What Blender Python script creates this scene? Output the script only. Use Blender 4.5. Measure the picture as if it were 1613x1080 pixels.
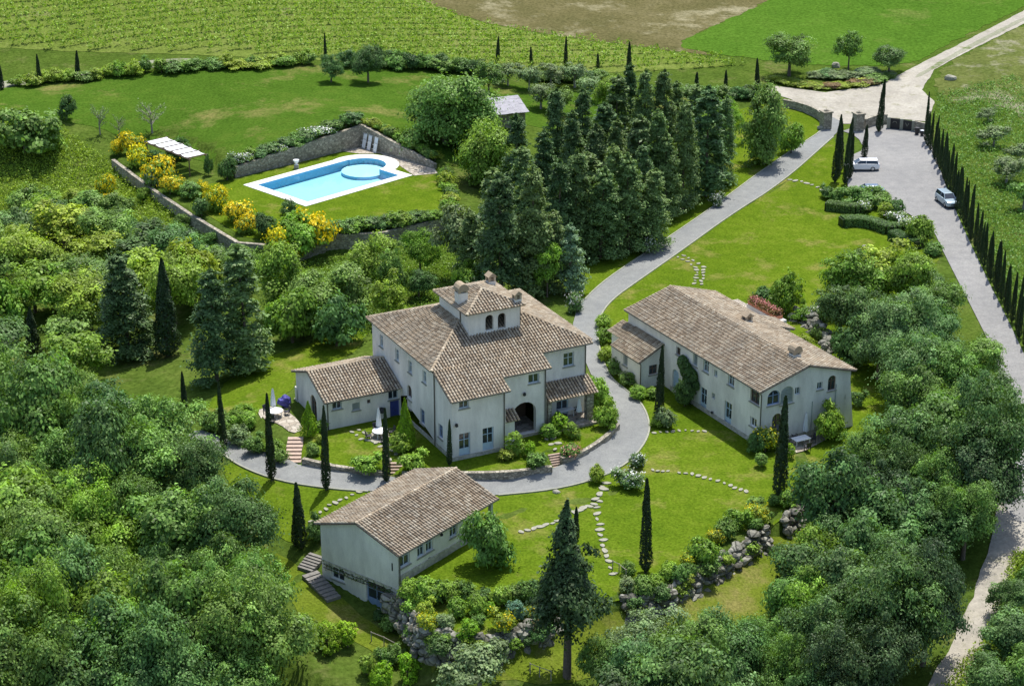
import bpy, bmesh, math, random
import numpy as np
from mathutils import Vector, Matrix
from mathutils.geometry import tessellate_polygon, delaunay_2d_cdt

for o in list(bpy.data.objects): bpy.data.objects.remove(o)
S = bpy.context.scene
COL = S.collection
R = math.radians
rnd = random.Random(7)
nrng = np.random.default_rng(7)

# ------------------------------------------------------------------ camera, sky, sun, exposure
F_PX, CXP, CYP = 3100.0, 806.5, 540.0
TH = math.atan(1270.0 / F_PX)
CAM_H = 79.81
cam = bpy.data.cameras.new('camera'); cam_o = bpy.data.objects.new('camera', cam); COL.objects.link(cam_o)
cam.sensor_width = 36; cam.lens = F_PX / 1613.0 * 36.0
cam.clip_start = 1; cam.clip_end = 6000
cam_o.location = (0, 0, CAM_H); cam_o.rotation_euler = (math.pi/2 - TH, 0, 0)
S.camera = cam_o

SUN_EL, SUN_AZ = 68.0, 20.0          # azimuth to the right of the view direction (+Y)
W = bpy.data.worlds.new('World'); S.world = W; W.use_nodes = True
nt = W.node_tree; bg = nt.nodes['Background']
sky = nt.nodes.new('ShaderNodeTexSky'); sky.sky_type = 'NISHITA'; sky.sun_disc = False
sky.sun_elevation = R(SUN_EL); sky.sun_rotation = R(SUN_AZ)
sky.air_density = 1.0; sky.dust_density = 1.5; sky.ozone_density = 1.0
nt.links.new(sky.outputs[0], bg.inputs[0]); bg.inputs[1].default_value = 0.15
sl = bpy.data.lights.new('sun', 'SUN'); sl.energy = 4.2; sl.angle = R(0.55); sl.color = (1.0, 0.965, 0.90)
so = bpy.data.objects.new('sun', sl); COL.objects.link(so)
sd = Vector((math.sin(R(SUN_AZ))*math.cos(R(SUN_EL)), math.cos(R(SUN_AZ))*math.cos(R(SUN_EL)), math.sin(R(SUN_EL))))
so.rotation_euler = (-sd).to_track_quat('-Z', 'Y').to_euler(); so.location = (0, 200, 150)
S.view_settings.view_transform = 'Standard'; S.view_settings.look = 'None'
S.view_settings.exposure = 0.42; S.view_settings.gamma = 1.0
S.cycles.max_bounces = 6; S.cycles.diffuse_bounces = 3; S.cycles.transparent_max_bounces = 8
S.cycles.caustics_reflective = False; S.cycles.caustics_refractive = False

# ------------------------------------------------------------------ pixel <-> world (photo pixels, 1613 x 1080)
def rays(px):
    px = np.atleast_2d(np.asarray(px, float))
    x = (px[:, 0]-CXP)/F_PX; y = -(px[:, 1]-CYP)/F_PX
    c, s = math.cos(TH), math.sin(TH)
    return np.stack([x, c + y*s, -s + y*c], 1)
def at(px, z=0.0):
    d = rays(px)[0]; t = (z-CAM_H)/d[2]
    return np.array([d[0]*t, d[1]*t, z])
def depth(P): return P[1]*math.cos(TH) - (P[2]-CAM_H)*math.sin(TH)
def mpp(P): return depth(P)/F_PX                       # metres per photo pixel at P

# ------------------------------------------------------------------ terrain height
CTRL = [(0,130,3.5),(130,118,4),(300,108,5),(500,100,5),(640,108,4),(0,20,8),(300,20,8),(650,50,5.5),(900,100,2.5),
 (1200,60,2),(1500,20,2),(567,193,5.4),(369,262,3.7),(690,258,2.7),(450,180,5.2),(235,215,2.5),(300,222,2.9),(200,225,2.2),(100,200,4),(150,250,1.5),
 (180,300,-.2),(100,350,-1),(0,300,0),(300,400,-.8),(380,400,-.5),(0,500,-3),(250,550,-2.5),(420,560,-.8),(550,420,-.3),
 (620,400,-.3),(720,330,1.2),(760,300,1),(800,200,2),(850,420,0),(900,300,.3),(1000,400,0),(1130,300,0),(1250,220,0),
 (1400,180,0),(1350,300,0),(1500,330,0),(1550,500,0),(1600,700,-.5),(1600,250,1),(1560,100,1.5),(1500,1050,-3),(1590,850,-1.5),
 (1300,850,-1.9),(1100,970,-1.9),(860,1060,-2.0),(760,1050,-2.1),(600,1010,-3.4),(450,1000,-3.6),(460,900,-2.2),(420,780,-.4),(380,720,0),
 (300,700,-.3),(200,700,-2),(0,800,-5),(200,1000,-6),(0,1080,-7),(700,1080,-4),(1000,1080,-4),(1250,1080,-4),(1300,950,-3.2),
 (700,700,0),(800,760,0),(1000,650,0),(900,480,0),(1100,700,0),(1250,620,0),(1200,740,0),(1000,850,0),(800,850,0),(650,880,0),
 (1400,600,0),(1350,480,0),(560,620,0),(620,540,0),(800,0,5),(1100,10,3),(-150,200,4),(-150,600,-4),(1750,400,0),(1750,100,2),(1700,900,-1)]
_cp = np.array([at((a, b), z) for a, b, z in CTRL]); _k = len(_cp)
def _tk(d2): return 0.5*d2*np.log(d2 + 1e-9)
_c2 = _cp[:, :2]/100.0
_A = _tk(((_c2[:, None]-_c2[None])**2).sum(-1)) + np.eye(_k)*0.002
_Pm = np.hstack([np.ones((_k, 1)), _c2])
_M = np.block([[_A, _Pm], [_Pm.T, np.zeros((3, 3))]])
_sol = np.linalg.solve(_M, np.concatenate([_cp[:, 2], np.zeros(3)]))
def base_h(X, Y):
    X = np.clip(X, -125, 125)/100.0; Y = np.clip(Y, 115, 400)/100.0
    out = np.empty_like(X)
    for i in range(0, len(X), 20000):
        x, y = X[i:i+20000], Y[i:i+20000]
        d2 = (x[:, None]-_c2[None, :, 0])**2 + (y[:, None]-_c2[None, :, 1])**2
        out[i:i+20000] = _tk(d2) @ _sol[:_k] + _sol[_k] + _sol[_k+1]*x + _sol[_k+2]*y
    return np.clip(out, -9, 10)
def sdf(poly, X, Y):
    """signed distance, negative inside"""
    P = np.asarray(poly); Q = np.roll(P, -1, 0)
    best = np.full(X.shape, 1e9); ins = np.zeros(X.shape, bool)
    for (ax, ay), (bx, by) in zip(P, Q):
        ex, ey = bx-ax, by-ay; L = ex*ex+ey*ey + 1e-12
        t = np.clip(((X-ax)*ex+(Y-ay)*ey)/L, 0, 1)
        best = np.minimum(best, (X-ax-ex*t)**2 + (Y-ay-ey*t)**2)
        cond = ((ay > Y) != (by > Y)) & (X < (bx-ax)*(Y-ay)/(by-ay+1e-12)+ax)
        ins ^= cond
    d = np.sqrt(best)
    return np.where(ins, -d, d)
def wpoly(px, z): return np.array([at(p, z)[:2] for p in px])
ROCK_TOP = [(598,962),(640,990),(700,1002),(770,1008),(850,985),(905,965),(985,945),(1060,925),(1130,880),(1210,832),(1300,778)]
TERR = [   # (polygon, height, blend)
 (wpoly([(640,905),(598,962),(640,990),(700,1002),(770,1008),(850,985),(905,965),(985,945),(1060,925),(1130,880),(1210,832),(1300,778),(1260,700),(1100,720),(950,790),(860,800),(760,830)], 0), 0.0, 0.8),
 (wpoly([(360,283),(366,278),(538,234.5),(571,226),(690,262),(702,272),(700,343),(600,368),(512,370),(440,386),(374,382),(300,338),(238,297),(178,252),(205,236),(232,222),(264,216),(330,246),(352,276)], 2.0), 2.0, 0.8),
 (wpoly([(477,722),(540,737),(605,744),(740,744),(832,740),(870,735),(883,723),(917,713),(950,692),(973,669),(962,640),(930,590),(900,560),(880,520),(700,500),(600,560),(470,600),(440,640),(400,660),(440,690),(470,705)], .9), 0.9, 0.7),
]
_f0 = at((650, 909), 0); fu = np.array([math.cos(R(52.2)), math.sin(R(52.2))]); fv = np.array([-fu[1], fu[0]]); FO = _f0[:2] + fu*(-1.65) + fv*.14
TERR.append((np.array([FO+fu*a+fv*b for a, b in ((.7,-.1),(.7,8.9),(-1.5,10.5),(-6,10),(-11,6),(-10,-2),(-6,-6),(-3.2,-5),(-1.6,-2.6),(-.5,-1.1))]), 'yard', 1.2))
def yard(X, Y): a = (X-FO[0])*fu[0]+(Y-FO[1])*fu[1]; b = (X-FO[0])*fv[0]+(Y-FO[1])*fv[1]; return -3.55+.16*np.clip(b, -4, 10)+.02*a
def _ramp(pt, pb, w):
    A, B = at(pt, 1.0)[:2], at(pb, 0.0)[:2]; d = B-A; L = np.linalg.norm(d); d /= L; n_ = np.array([-d[1], d[0]])
    poly = np.array([A-d*.3-n_*w/2, A-d*.3+n_*w/2, B+d*.3+n_*w/2, B+d*.3-n_*w/2])
    TERR.append((poly, lambda X, Y: .74*(1-np.clip(((X-A[0])*d[0]+(Y-A[1])*d[1])/L, 0, 1)), .45))
for _a in (((466, 686), (461, 732), 2.0), ((622, 725), (622, 753), 1.7), ((873, 712), (880, 739), 1.7)): _ramp(*_a)
def H(X, Y):
    X = np.atleast_1d(np.asarray(X, float)); Y = np.atleast_1d(np.asarray(Y, float))
    z = base_h(X, Y)
    for poly, zt, bl in TERR:
        d = sdf(poly, X, Y)
        w = np.clip(-d/bl + 0.5, 0, 1); w = w*w*(3-2*w)
        z = z*(1-w) + (yard(X, Y) if zt == 'yard' else zt(X, Y) if callable(zt) else zt)*w
    return z
def h1(x, y): return float(H([x], [y])[0])
def G(px):
    """photo pixels -> points on the ground"""
    d = rays(px); n = len(d)
    t0 = (14.0-CAM_H)/d[:, 2]; t1 = (-12.0-CAM_H)/d[:, 2]
    K = 72; f = np.linspace(0, 1, K)
    T = t0[:, None] + (t1-t0)[:, None]*f[None]
    X = d[:, None, 0]*T; Y = d[:, None, 1]*T; Z = CAM_H + d[:, None, 2]*T
    below = (Z - H(X.ravel(), Y.ravel()).reshape(X.shape)) < 0
    below[:, -1] = True
    j = np.argmax(below, 1); j = np.maximum(j, 1)
    a = T[np.arange(n), j-1]; b = T[np.arange(n), j]
    for _ in range(12):
        m = (a+b)/2; bl = CAM_H + d[:, 2]*m - H(d[:, 0]*m, d[:, 1]*m) < 0
        b = np.where(bl, m, b); a = np.where(bl, a, m)
    m = (a+b)/2
    return np.stack([d[:, 0]*m, d[:, 1]*m, CAM_H + d[:, 2]*m], 1)
def g1(px): return G([px])[0]

# ------------------------------------------------------------------ materials
def newmat(name):
    m = bpy.data.materials.new(name); m.use_nodes = True
    n = m.node_tree.nodes; b = n['Principled BSDF']; return m, n, m.node_tree.links, b
def ramp(n, stops):
    r = n.new('ShaderNodeValToRGB'); e = r.color_ramp.elements
    while len(e) < len(stops): e.new(0.5)
    for el, (p, c) in zip(e, stops): el.position = p; el.color = (*c, 1)
    return r
def noise(n, l, scale, detail=4, rough=.6, coord=None):
    t = n.new('ShaderNodeTexNoise'); t.inputs['Scale'].default_value = scale
    t.inputs['Detail'].default_value = detail; t.inputs['Roughness'].default_value = rough
    if coord: l.new(coord, t.inputs['Vector'])
    return t
def mixc(n, l, fac, a, b, mode='MIX'):
    m = n.new('ShaderNodeMix'); m.data_type = 'RGBA'; m.blend_type = mode
    for s, v in ((m.inputs[0], fac), (m.inputs[6], a), (m.inputs[7], b)):
        if isinstance(v, (int, float)): s.default_value = v
        elif isinstance(v, tuple): s.default_value = (*v, 1)
        else: l.new(v, s)
    return m.outputs[2]
def simple(name, col, rough=.6, metal=0, var=0.0, scale=3.0, bump=0.0, spec=.5):
    m, n, l, b = newmat(name)
    b.inputs['Roughness'].default_value = rough; b.inputs['Metallic'].default_value = metal
    b.inputs['Specular IOR Level'].default_value = spec
    if var:
        tc = n.new('ShaderNodeTexCoord'); t = noise(n, l, scale, 5, .65, tc.outputs['Object'])
        lo = tuple(c*(1-var) for c in col); hi = tuple(min(1, c*(1+var)) for c in col)
        r = ramp(n, [(.3, lo), (.7, hi)]); l.new(t.outputs[0], r.inputs[0]); l.new(r.outputs[0], b.inputs['Base Color'])
        if bump:
            bp = n.new('ShaderNodeBump'); bp.inputs['Strength'].default_value = bump; bp.inputs['Distance'].default_value = .05
            l.new(t.outputs[0], bp.inputs['Height']); l.new(bp.outputs[0], b.inputs['Normal'])
    else: b.inputs['Base Color'].default_value = (*col, 1)
    return m
def grass(name, c_lo, c_mid, c_hi, patch=.06, mid=.35, fine=5.0, dry=None, dryamt=.62, bump=.5):
    m, n, l, b = newmat(name)
    b.inputs['Roughness'].default_value = 1; b.inputs['Specular IOR Level'].default_value = .0
    tc = n.new('ShaderNodeTexCoord'); co = tc.outputs['Object']
    a = noise(n, l, patch, 4, .55, co); c = noise(n, l, mid, 5, .65, co); d = noise(n, l, fine, 3, .7, co)
    r = ramp(n, [(.28, c_lo), (.5, c_mid), (.75, c_hi)])
    s = n.new('ShaderNodeMath'); s.operation = 'MULTIPLY_ADD'; l.new(c.outputs[0], s.inputs[0]); s.inputs[1].default_value = .55
    s2 = n.new('ShaderNodeMath'); s2.operation = 'MULTIPLY_ADD'; l.new(a.outputs[0], s2.inputs[0]); s2.inputs[1].default_value = .45; s2.inputs[2].default_value = 0
    l.new(s2.outputs[0], s.inputs[2]); l.new(s.outputs[0], r.inputs[0])
    col = r.outputs[0]
    if dry:
        dn = noise(n, l, patch*2.3, 6, .7, co); dr = ramp(n, [(dryamt, (0, 0, 0)), (dryamt+.13, (1, 1, 1))]); l.new(dn.outputs[0], dr.inputs[0])
        col = mixc(n, l, dr.outputs[0], col, dry)
    fr = ramp(n, [(.3, (.58, .60, .55)), (.7, (1.30, 1.28, 1.3))]); l.new(d.outputs[0], fr.inputs[0])
    col = mixc(n, l, 1.0, col, fr.outputs[0], 'MULTIPLY')
    l.new(col, b.inputs['Base Color'])
    bp = n.new('ShaderNodeBump'); bp.inputs['Strength'].default_value = bump; bp.inputs['Distance'].default_value = .12
    l.new(d.outputs[0], bp.inputs['Height']); l.new(bp.outputs[0], b.inputs['Normal'])
    return m
def leafmat(name, col, tr=.25, vv=.36, hv=.012):
    m, n, l, b = newmat(name)
    geo = n.new('ShaderNodeNewGeometry'); oi = n.new('ShaderNodeObjectInfo')
    hs = n.new('ShaderNodeHueSaturation'); hs.inputs['Color'].default_value = (*col, 1)
    mv = n.new('ShaderNodeMapRange'); l.new(geo.outputs['Random Per Island'], mv.inputs[0]); mv.inputs[3].default_value = 1-vv; mv.inputs[4].default_value = 1+vv
    ov = n.new('ShaderNodeMapRange'); l.new(oi.outputs['Random'], ov.inputs[0]); ov.inputs[3].default_value = .82; ov.inputs[4].default_value = 1.2
    at_ = n.new('ShaderNodeAttribute'); at_.attribute_name = 'tone'; ad = n.new('ShaderNodeMath'); ad.operation = 'MULTIPLY_ADD'; l.new(at_.outputs['Fac'], ad.inputs[0]); l.new(ov.outputs[0], ad.inputs[1]); l.new(ov.outputs[0], ad.inputs[2])
    mm = n.new('ShaderNodeMath'); mm.operation = 'MULTIPLY'; l.new(mv.outputs[0], mm.inputs[0]); l.new(ad.outputs[0], mm.inputs[1])
    l.new(mm.outputs[0], hs.inputs['Value'])
    wn = n.new('ShaderNodeTexWhiteNoise'); wn.noise_dimensions = '1D'; l.new(oi.outputs['Random'], wn.inputs['W'])
    hh = n.new('ShaderNodeMapRange'); l.new(wn.outputs['Value'], hh.inputs[0]); hh.inputs[3].default_value = .5-hv; hh.inputs[4].default_value = .5+hv
    l.new(hh.outputs[0], hs.inputs['Hue'])
    l.new(hs.outputs[0], b.inputs['Base Color'])
    b.inputs['Roughness'].default_value = .5; b.inputs['Specular IOR Level'].default_value = .22
    if tr:
        t = n.new('ShaderNodeBsdfTranslucent'); tcol = mixc(n, l, 1.0, hs.outputs[0], (1.25, 1.3, .55), 'MULTIPLY'); l.new(tcol, t.inputs[0])
        ms = n.new('ShaderNodeMixShader'); ms.inputs[0].default_value = tr*.7
        l.new(b.outputs[0], ms.inputs[1]); l.new(t.outputs[0], ms.inputs[2]); l.new(ms.outputs[0], n['Material Output'].inputs[0])
    return m
def stone(name, c1, c2, mortar, sc=2.2, bump=.6):
    m, n, l, b = newmat(name)
    b.inputs['Roughness'].default_value = .9; b.inputs['Specular IOR Level'].default_value = .2
    tc = n.new('ShaderNodeTexCoord'); mp = n.new('ShaderNodeMapping'); mp.inputs['Scale'].default_value = (1, 1, 1.7); l.new(tc.outputs['Object'], mp.inputs[0])
    v = n.new('ShaderNodeTexVoronoi'); v.inputs['Scale'].default_value = sc; l.new(mp.outputs[0], v.inputs['Vector'])
    e = n.new('ShaderNodeTexVoronoi'); e.feature = 'DISTANCE_TO_EDGE'; e.inputs['Scale'].default_value = sc; l.new(mp.outputs[0], e.inputs['Vector'])
    sp = n.new('ShaderNodeSeparateColor'); l.new(v.outputs['Color'], sp.inputs[0])
    r = ramp(n, [(.1, c1), (.9, c2)]); l.new(sp.outputs[0], r.inputs[0])
    er = ramp(n, [(.02, (0, 0, 0)), (.09, (1, 1, 1))]); l.new(e.outputs['Distance'], er.inputs[0])
    col = mixc(n, l, er.outputs[0], mortar, r.outputs[0])
    t = noise(n, l, 3, 6, .7, tc.outputs['Object']); tr_ = ramp(n, [(.3, (.7, .7, .68)), (.7, (1.2, 1.2, 1.18))]); l.new(t.outputs[0], tr_.inputs[0])
    l.new(mixc(n, l, 1.0, col, tr_.outputs[0], 'MULTIPLY'), b.inputs['Base Color'])
    bp = n.new('ShaderNodeBump'); bp.inputs['Strength'].default_value = bump; bp.inputs['Distance'].default_value = .06
    l.new(er.outputs[0], bp.inputs['Height']); l.new(bp.outputs[0], b.inputs['Normal'])
    return m
M = {}
M['ground'] = grass('rough_grass', (.045, .078, .013), (.072, .115, .018), (.115, .15, .032), .05, .3, 2.2, dry=(.15, .155, .055), dryamt=.56, bump=.9)
M['lawn'] = grass('lawn_grass', (.054, .103, .007), (.094, .150, .010), (.150, .198, .021), .07, .6, 4.0, dry=(.185, .185, .045), dryamt=.54, bump=.35)
M['meadow'] = grass('meadow_grass', (.042, .088, .010), (.058, .116, .013), (.092, .142, .020), .04, .26, 3.0, dry=(.165, .165, .05), dryamt=.53, bump=.5)
M['lower'] = grass('lower_lawn_grass', (.085, .13, .013), (.115, .158, .016), (.16, .19, .028), .06, .35, 5.0, dry=(.19, .18, .055), dryamt=.54, bump=.4)
M['greenfield'] = grass('young_crop', (.050, .112, .013), (.068, .142, .016), (.092, .165, .024), .022, .16, 2.0, dry=(.13, .165, .04), dryamt=.57, bump=.5)
M['brownfield'] = grass('dry_field', (.075, .078, .028), (.12, .108, .046), (.20, .175, .095), .035, .11, 2.0, dry=(.27, .245, .15), dryamt=.53, bump=.6)
M['vinesoil'] = grass('vineyard_soil', (.10, .145, .026), (.135, .18, .036), (.19, .205, .07), .05, .4, 2.0, dry=(.22, .21, .10), dryamt=.6, bump=.6)
M['slope'] = grass('rough_slope', (.07, .10, .022), (.115, .135, .038), (.19, .19, .09), .05, .25, 1.6, dry=(.28, .26, .19), dryamt=.53, bump=.9)
def gravel(name, c1, c2, tint=None, sc=9):
    m, n, l, b = newmat(name)
    b.inputs['Roughness'].default_value = .95; b.inputs['Specular IOR Level'].default_value = .15
    tc = n.new('ShaderNodeTexCoord'); co = tc.outputs['Object']
    a = noise(n, l, .12, 5, .6, co); d = noise(n, l, sc, 3, .7, co); e = noise(n, l, .9, 5, .7, co)
    r = ramp(n, [(.3, c1), (.72, c2)]); l.new(a.outputs[0], r.inputs[0])
    fr = ramp(n, [(.3, (.82, .82, .82)), (.7, (1.14, 1.14, 1.14))]); l.new(d.outputs[0], fr.inputs[0])
    er = ramp(n, [(.3, (.86, .86, .87)), (.7, (1.1, 1.1, 1.08))]); l.new(e.outputs[0], er.inputs[0])
    col = mixc(n, l, 1.0, mixc(n, l, 1.0, r.outputs[0], fr.outputs[0], 'MULTIPLY'), er.outputs[0], 'MULTIPLY')
    if tint:
        w = noise(n, l, .3, 6, .7, co); wr = ramp(n, [(.56, (0, 0, 0)), (.66, (1, 1, 1))]); l.new(w.outputs[0], wr.inputs[0])
        col = mixc(n, l, wr.outputs[0], col, tint)
    l.new(col, b.inputs['Base Color'])
    bp = n.new('ShaderNodeBump'); bp.inputs['Strength'].default_value = .4; bp.inputs['Distance'].default_value = .03
    l.new(d.outputs[0], bp.inputs['Height']); l.new(bp.outputs[0], b.inputs['Normal'])
    return m
M['drive'] = gravel('drive_pavers', (.205, .212, .207), (.255, .258, .245), sc=7)
M['park'] = gravel('car_park_gravel', (.225, .222, .215), (.285, .278, .265), sc=5)
M['dirt'] = gravel('white_dirt_road', (.30, .275, .225), (.43, .40, .34), tint=(.24, .23, .15), sc=3)
M['track'] = gravel('pale_track', (.20, .21, .13), (.32, .31, .24), tint=(.11, .15, .04), sc=3)
M['paving'] = stone('terrace_paving', (.36, .31, .25), (.50, .45, .38), (.25, .22, .18), 1.6, .3)
M['edging'] = simple('pale_edging_stone', (.30, .30, .235), .9, var=.2)
# plaster
def plaster(name, c1, c2):
    m, n, l, b = newmat(name)
    b.inputs['Roughness'].default_value = .92; b.inputs['Specular IOR Level'].default_value = .15
    tc = n.new('ShaderNodeTexCoord'); mp = n.new('ShaderNodeMapping'); mp.inputs['Scale'].default_value = (1, 1, .35); l.new(tc.outputs['Object'], mp.inputs[0])
    a = noise(n, l, .55, 7, .68, mp.outputs[0]); r = ramp(n, [(.26, tuple(x*.80 for x in c1)), (.42, c1), (.62, c2)]); l.new(a.outputs[0], r.inputs[0])
    d = noise(n, l, 9, 3, .6, tc.outputs['Object']); fr = ramp(n, [(.3, (.93, .93, .93)), (.7, (1.04, 1.04, 1.04))]); l.new(d.outputs[0], fr.inputs[0])
    l.new(mixc(n, l, 1.0, r.outputs[0], fr.outputs[0], 'MULTIPLY'), b.inputs['Base Color'])
    bp = n.new('ShaderNodeBump'); bp.inputs['Strength'].default_value = .15; bp.inputs['Distance'].default_value = .02
    l.new(d.outputs[0], bp.inputs['Height']); l.new(bp.outputs[0], b.inputs['Normal'])
    return m
M['plaster'] = plaster('cream_plaster', (.68, .645, .59), (.84, .80, .735))
M['plinth'] = stone('plinth_stone', (.42, .39, .33), (.58, .55, .48), (.45, .43, .38), 2.5, .3)
M['stone'] = stone('wall_stone', (.25, .225, .18), (.46, .42, .34), (.20, .18, .145), 2.4)
M['rock'] = stone('boulder_rock', (.15, .145, .12), (.34, .33, .28), (.09, .088, .07), .9, .5)
M['flag'] = simple('flagstone', (.30, .29, .225), .9, var=.25, scale=1.2)
M['brick'] = simple('brick_steps', (.44, .33, .26), .9, var=.2, scale=4)
M['stepstone'] = simple('grey_step_stone', (.19, .18, .16), .9, var=.25, scale=3)
def tilemat(name, stops):
    m, n, l, b = newmat(name)
    b.inputs['Roughness'].default_value = .9; b.inputs['Specular IOR Level'].default_value = .2
    geo = n.new('ShaderNodeNewGeometry'); tc = n.new('ShaderNodeTexCoord')
    r = ramp(n, stops); l.new(geo.outputs['Random Per Island'], r.inputs[0])
    a = noise(n, l, .45, 6, .7, tc.outputs['Object']); ar = ramp(n, [(.3, (.72, .73, .74)), (.7, (1.16, 1.13, 1.08))]); l.new(a.outputs[0], ar.inputs[0])
    d = noise(n, l, 12, 4, .7, tc.outputs['Object']); dr = ramp(n, [(.35, (.84, .84, .83)), (.65, (1.08, 1.08, 1.06))]); l.new(d.outputs[0], dr.inputs[0])
    l.new(mixc(n, l, 1.0, mixc(n, l, 1.0, r.outputs[0], ar.outputs[0], 'MULTIPLY'), dr.outputs[0], 'MULTIPLY'), b.inputs['Base Color'])
    return m
M['tile'] = tilemat('roof_tile', [(.0, (.29, .225, .16)), (.2, (.38, .305, .22)), (.5, (.43, .355, .265)), (.8, (.47, .40, .305)), (1.0, (.54, .475, .375))])
M['tilebed'] = simple('roof_channel_shaded', (.075, .062, .05), .95, var=.3, scale=2)  # channels between barrel tiles, darkened to paint in the shaded gaps
M['metal'] = simple('dark_gutter_metal', (.10, .095, .085), .5, .3)
M['frame'] = simple('blue_grey_window_paint', (.52, .60, .64), .5, var=.08)
M['doorp'] = simple('pale_blue_door_paint', (.47, .60, .68), .5, var=.08)
M['blue'] = simple('blue_paint', (.09, .12, .38), .5, var=.1)
M['midblue'] = simple('faded_blue_paint', (.24, .33, .52), .5, var=.12)
M['brown'] = simple('brown_wood', (.14, .09, .06), .7, var=.2)
M['shutter'] = simple('grey_shutter_paint', (.36, .40, .38), .6, var=.1)
def glassmat():
    m, n, l, b = newmat('window_glass')
    b.inputs['Base Color'].default_value = (.03, .04, .05, 1); b.inputs['Roughness'].default_value = .06; b.inputs['Specular IOR Level'].default_value = .9
    return m
M['glass'] = glassmat()
M['dark'] = simple('dark_interior', (.02, .018, .016), .9)
M['white'] = simple('white_cloth', (.80, .81, .82), .8, var=.05)
M['whitep'] = simple('white_paint', (.78, .79, .80), .4)
M['darkfurn'] = simple('dark_wicker', (.035, .035, .045), .6, var=.3, scale=20)
M['bluecloth'] = simple('blue_cloth', (.075, .07, .30), .7, var=.3, scale=3)
M['bark'] = simple('bark', (.12, .095, .07), .95, var=.35, scale=6, bump=.4)
M['barkp'] = simple('pale_bark', (.28, .25, .21), .95, var=.3, scale=6)
M['tyre'] = simple('tyre_rubber', (.015, .015, .016), .85)
M['rim'] = simple('alloy_rim', (.5, .5, .52), .35, .8)
M['cwhite'] = simple('white_car_paint', (.75, .76, .78), .2); M['csilver'] = simple('silver_blue_car_paint', (.36, .45, .50), .25, .3)
M['cgrey'] = simple('slate_blue_car_paint', (.16, .20, .27), .25, .3)
M['cglass'] = simple('car_glass', (.02, .03, .045), .05, spec=.8); M['lampg'] = simple('headlamp_glass', (.7, .72, .75), .1)
M['terracotta'] = simple('terracotta', (.55, .22, .12), .8, var=.2)
M['ironblack'] = simple('black_iron', (.02, .02, .022), .6)
for nm, c, tr in (('L_dark', (.102, .192, .052), .34), ('L_mid', (.158, .272, .056), .38), ('L_bright', (.215, .355, .045), .42), ('L_yel', (.275, .365, .042), .42),
               ('L_grey', (.21, .29, .12), .35), ('L_blue', (.135, .245, .078), .38), ('L_lime', (.22, .385, .022), .42), ('L_cyp', (.032, .056, .018), .15),
               ('L_con', (.108, .178, .060), .28), ('L_con2', (.175, .265, .085), .32), ('L_congrey', (.20, .295, .155), .3), ('L_teal', (.14, .27, .17), .35),
               ('L_hedge', (.095, .18, .045), .35), ('L_red', (.24, .17, .07), .35), ('L_vine', (.29, .45, .055), .42), ('L_dusk', (.055, .098, .034), .2),
               ('F_yel', (.76, .62, .02), .25), ('F_white', (.74, .74, .70), .2), ('F_pink', (.55, .24, .20), .2)):
    M[nm] = leafmat(nm[2:]+('_leaf' if nm[0] == 'L' else '_blossom'), c, tr)

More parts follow.
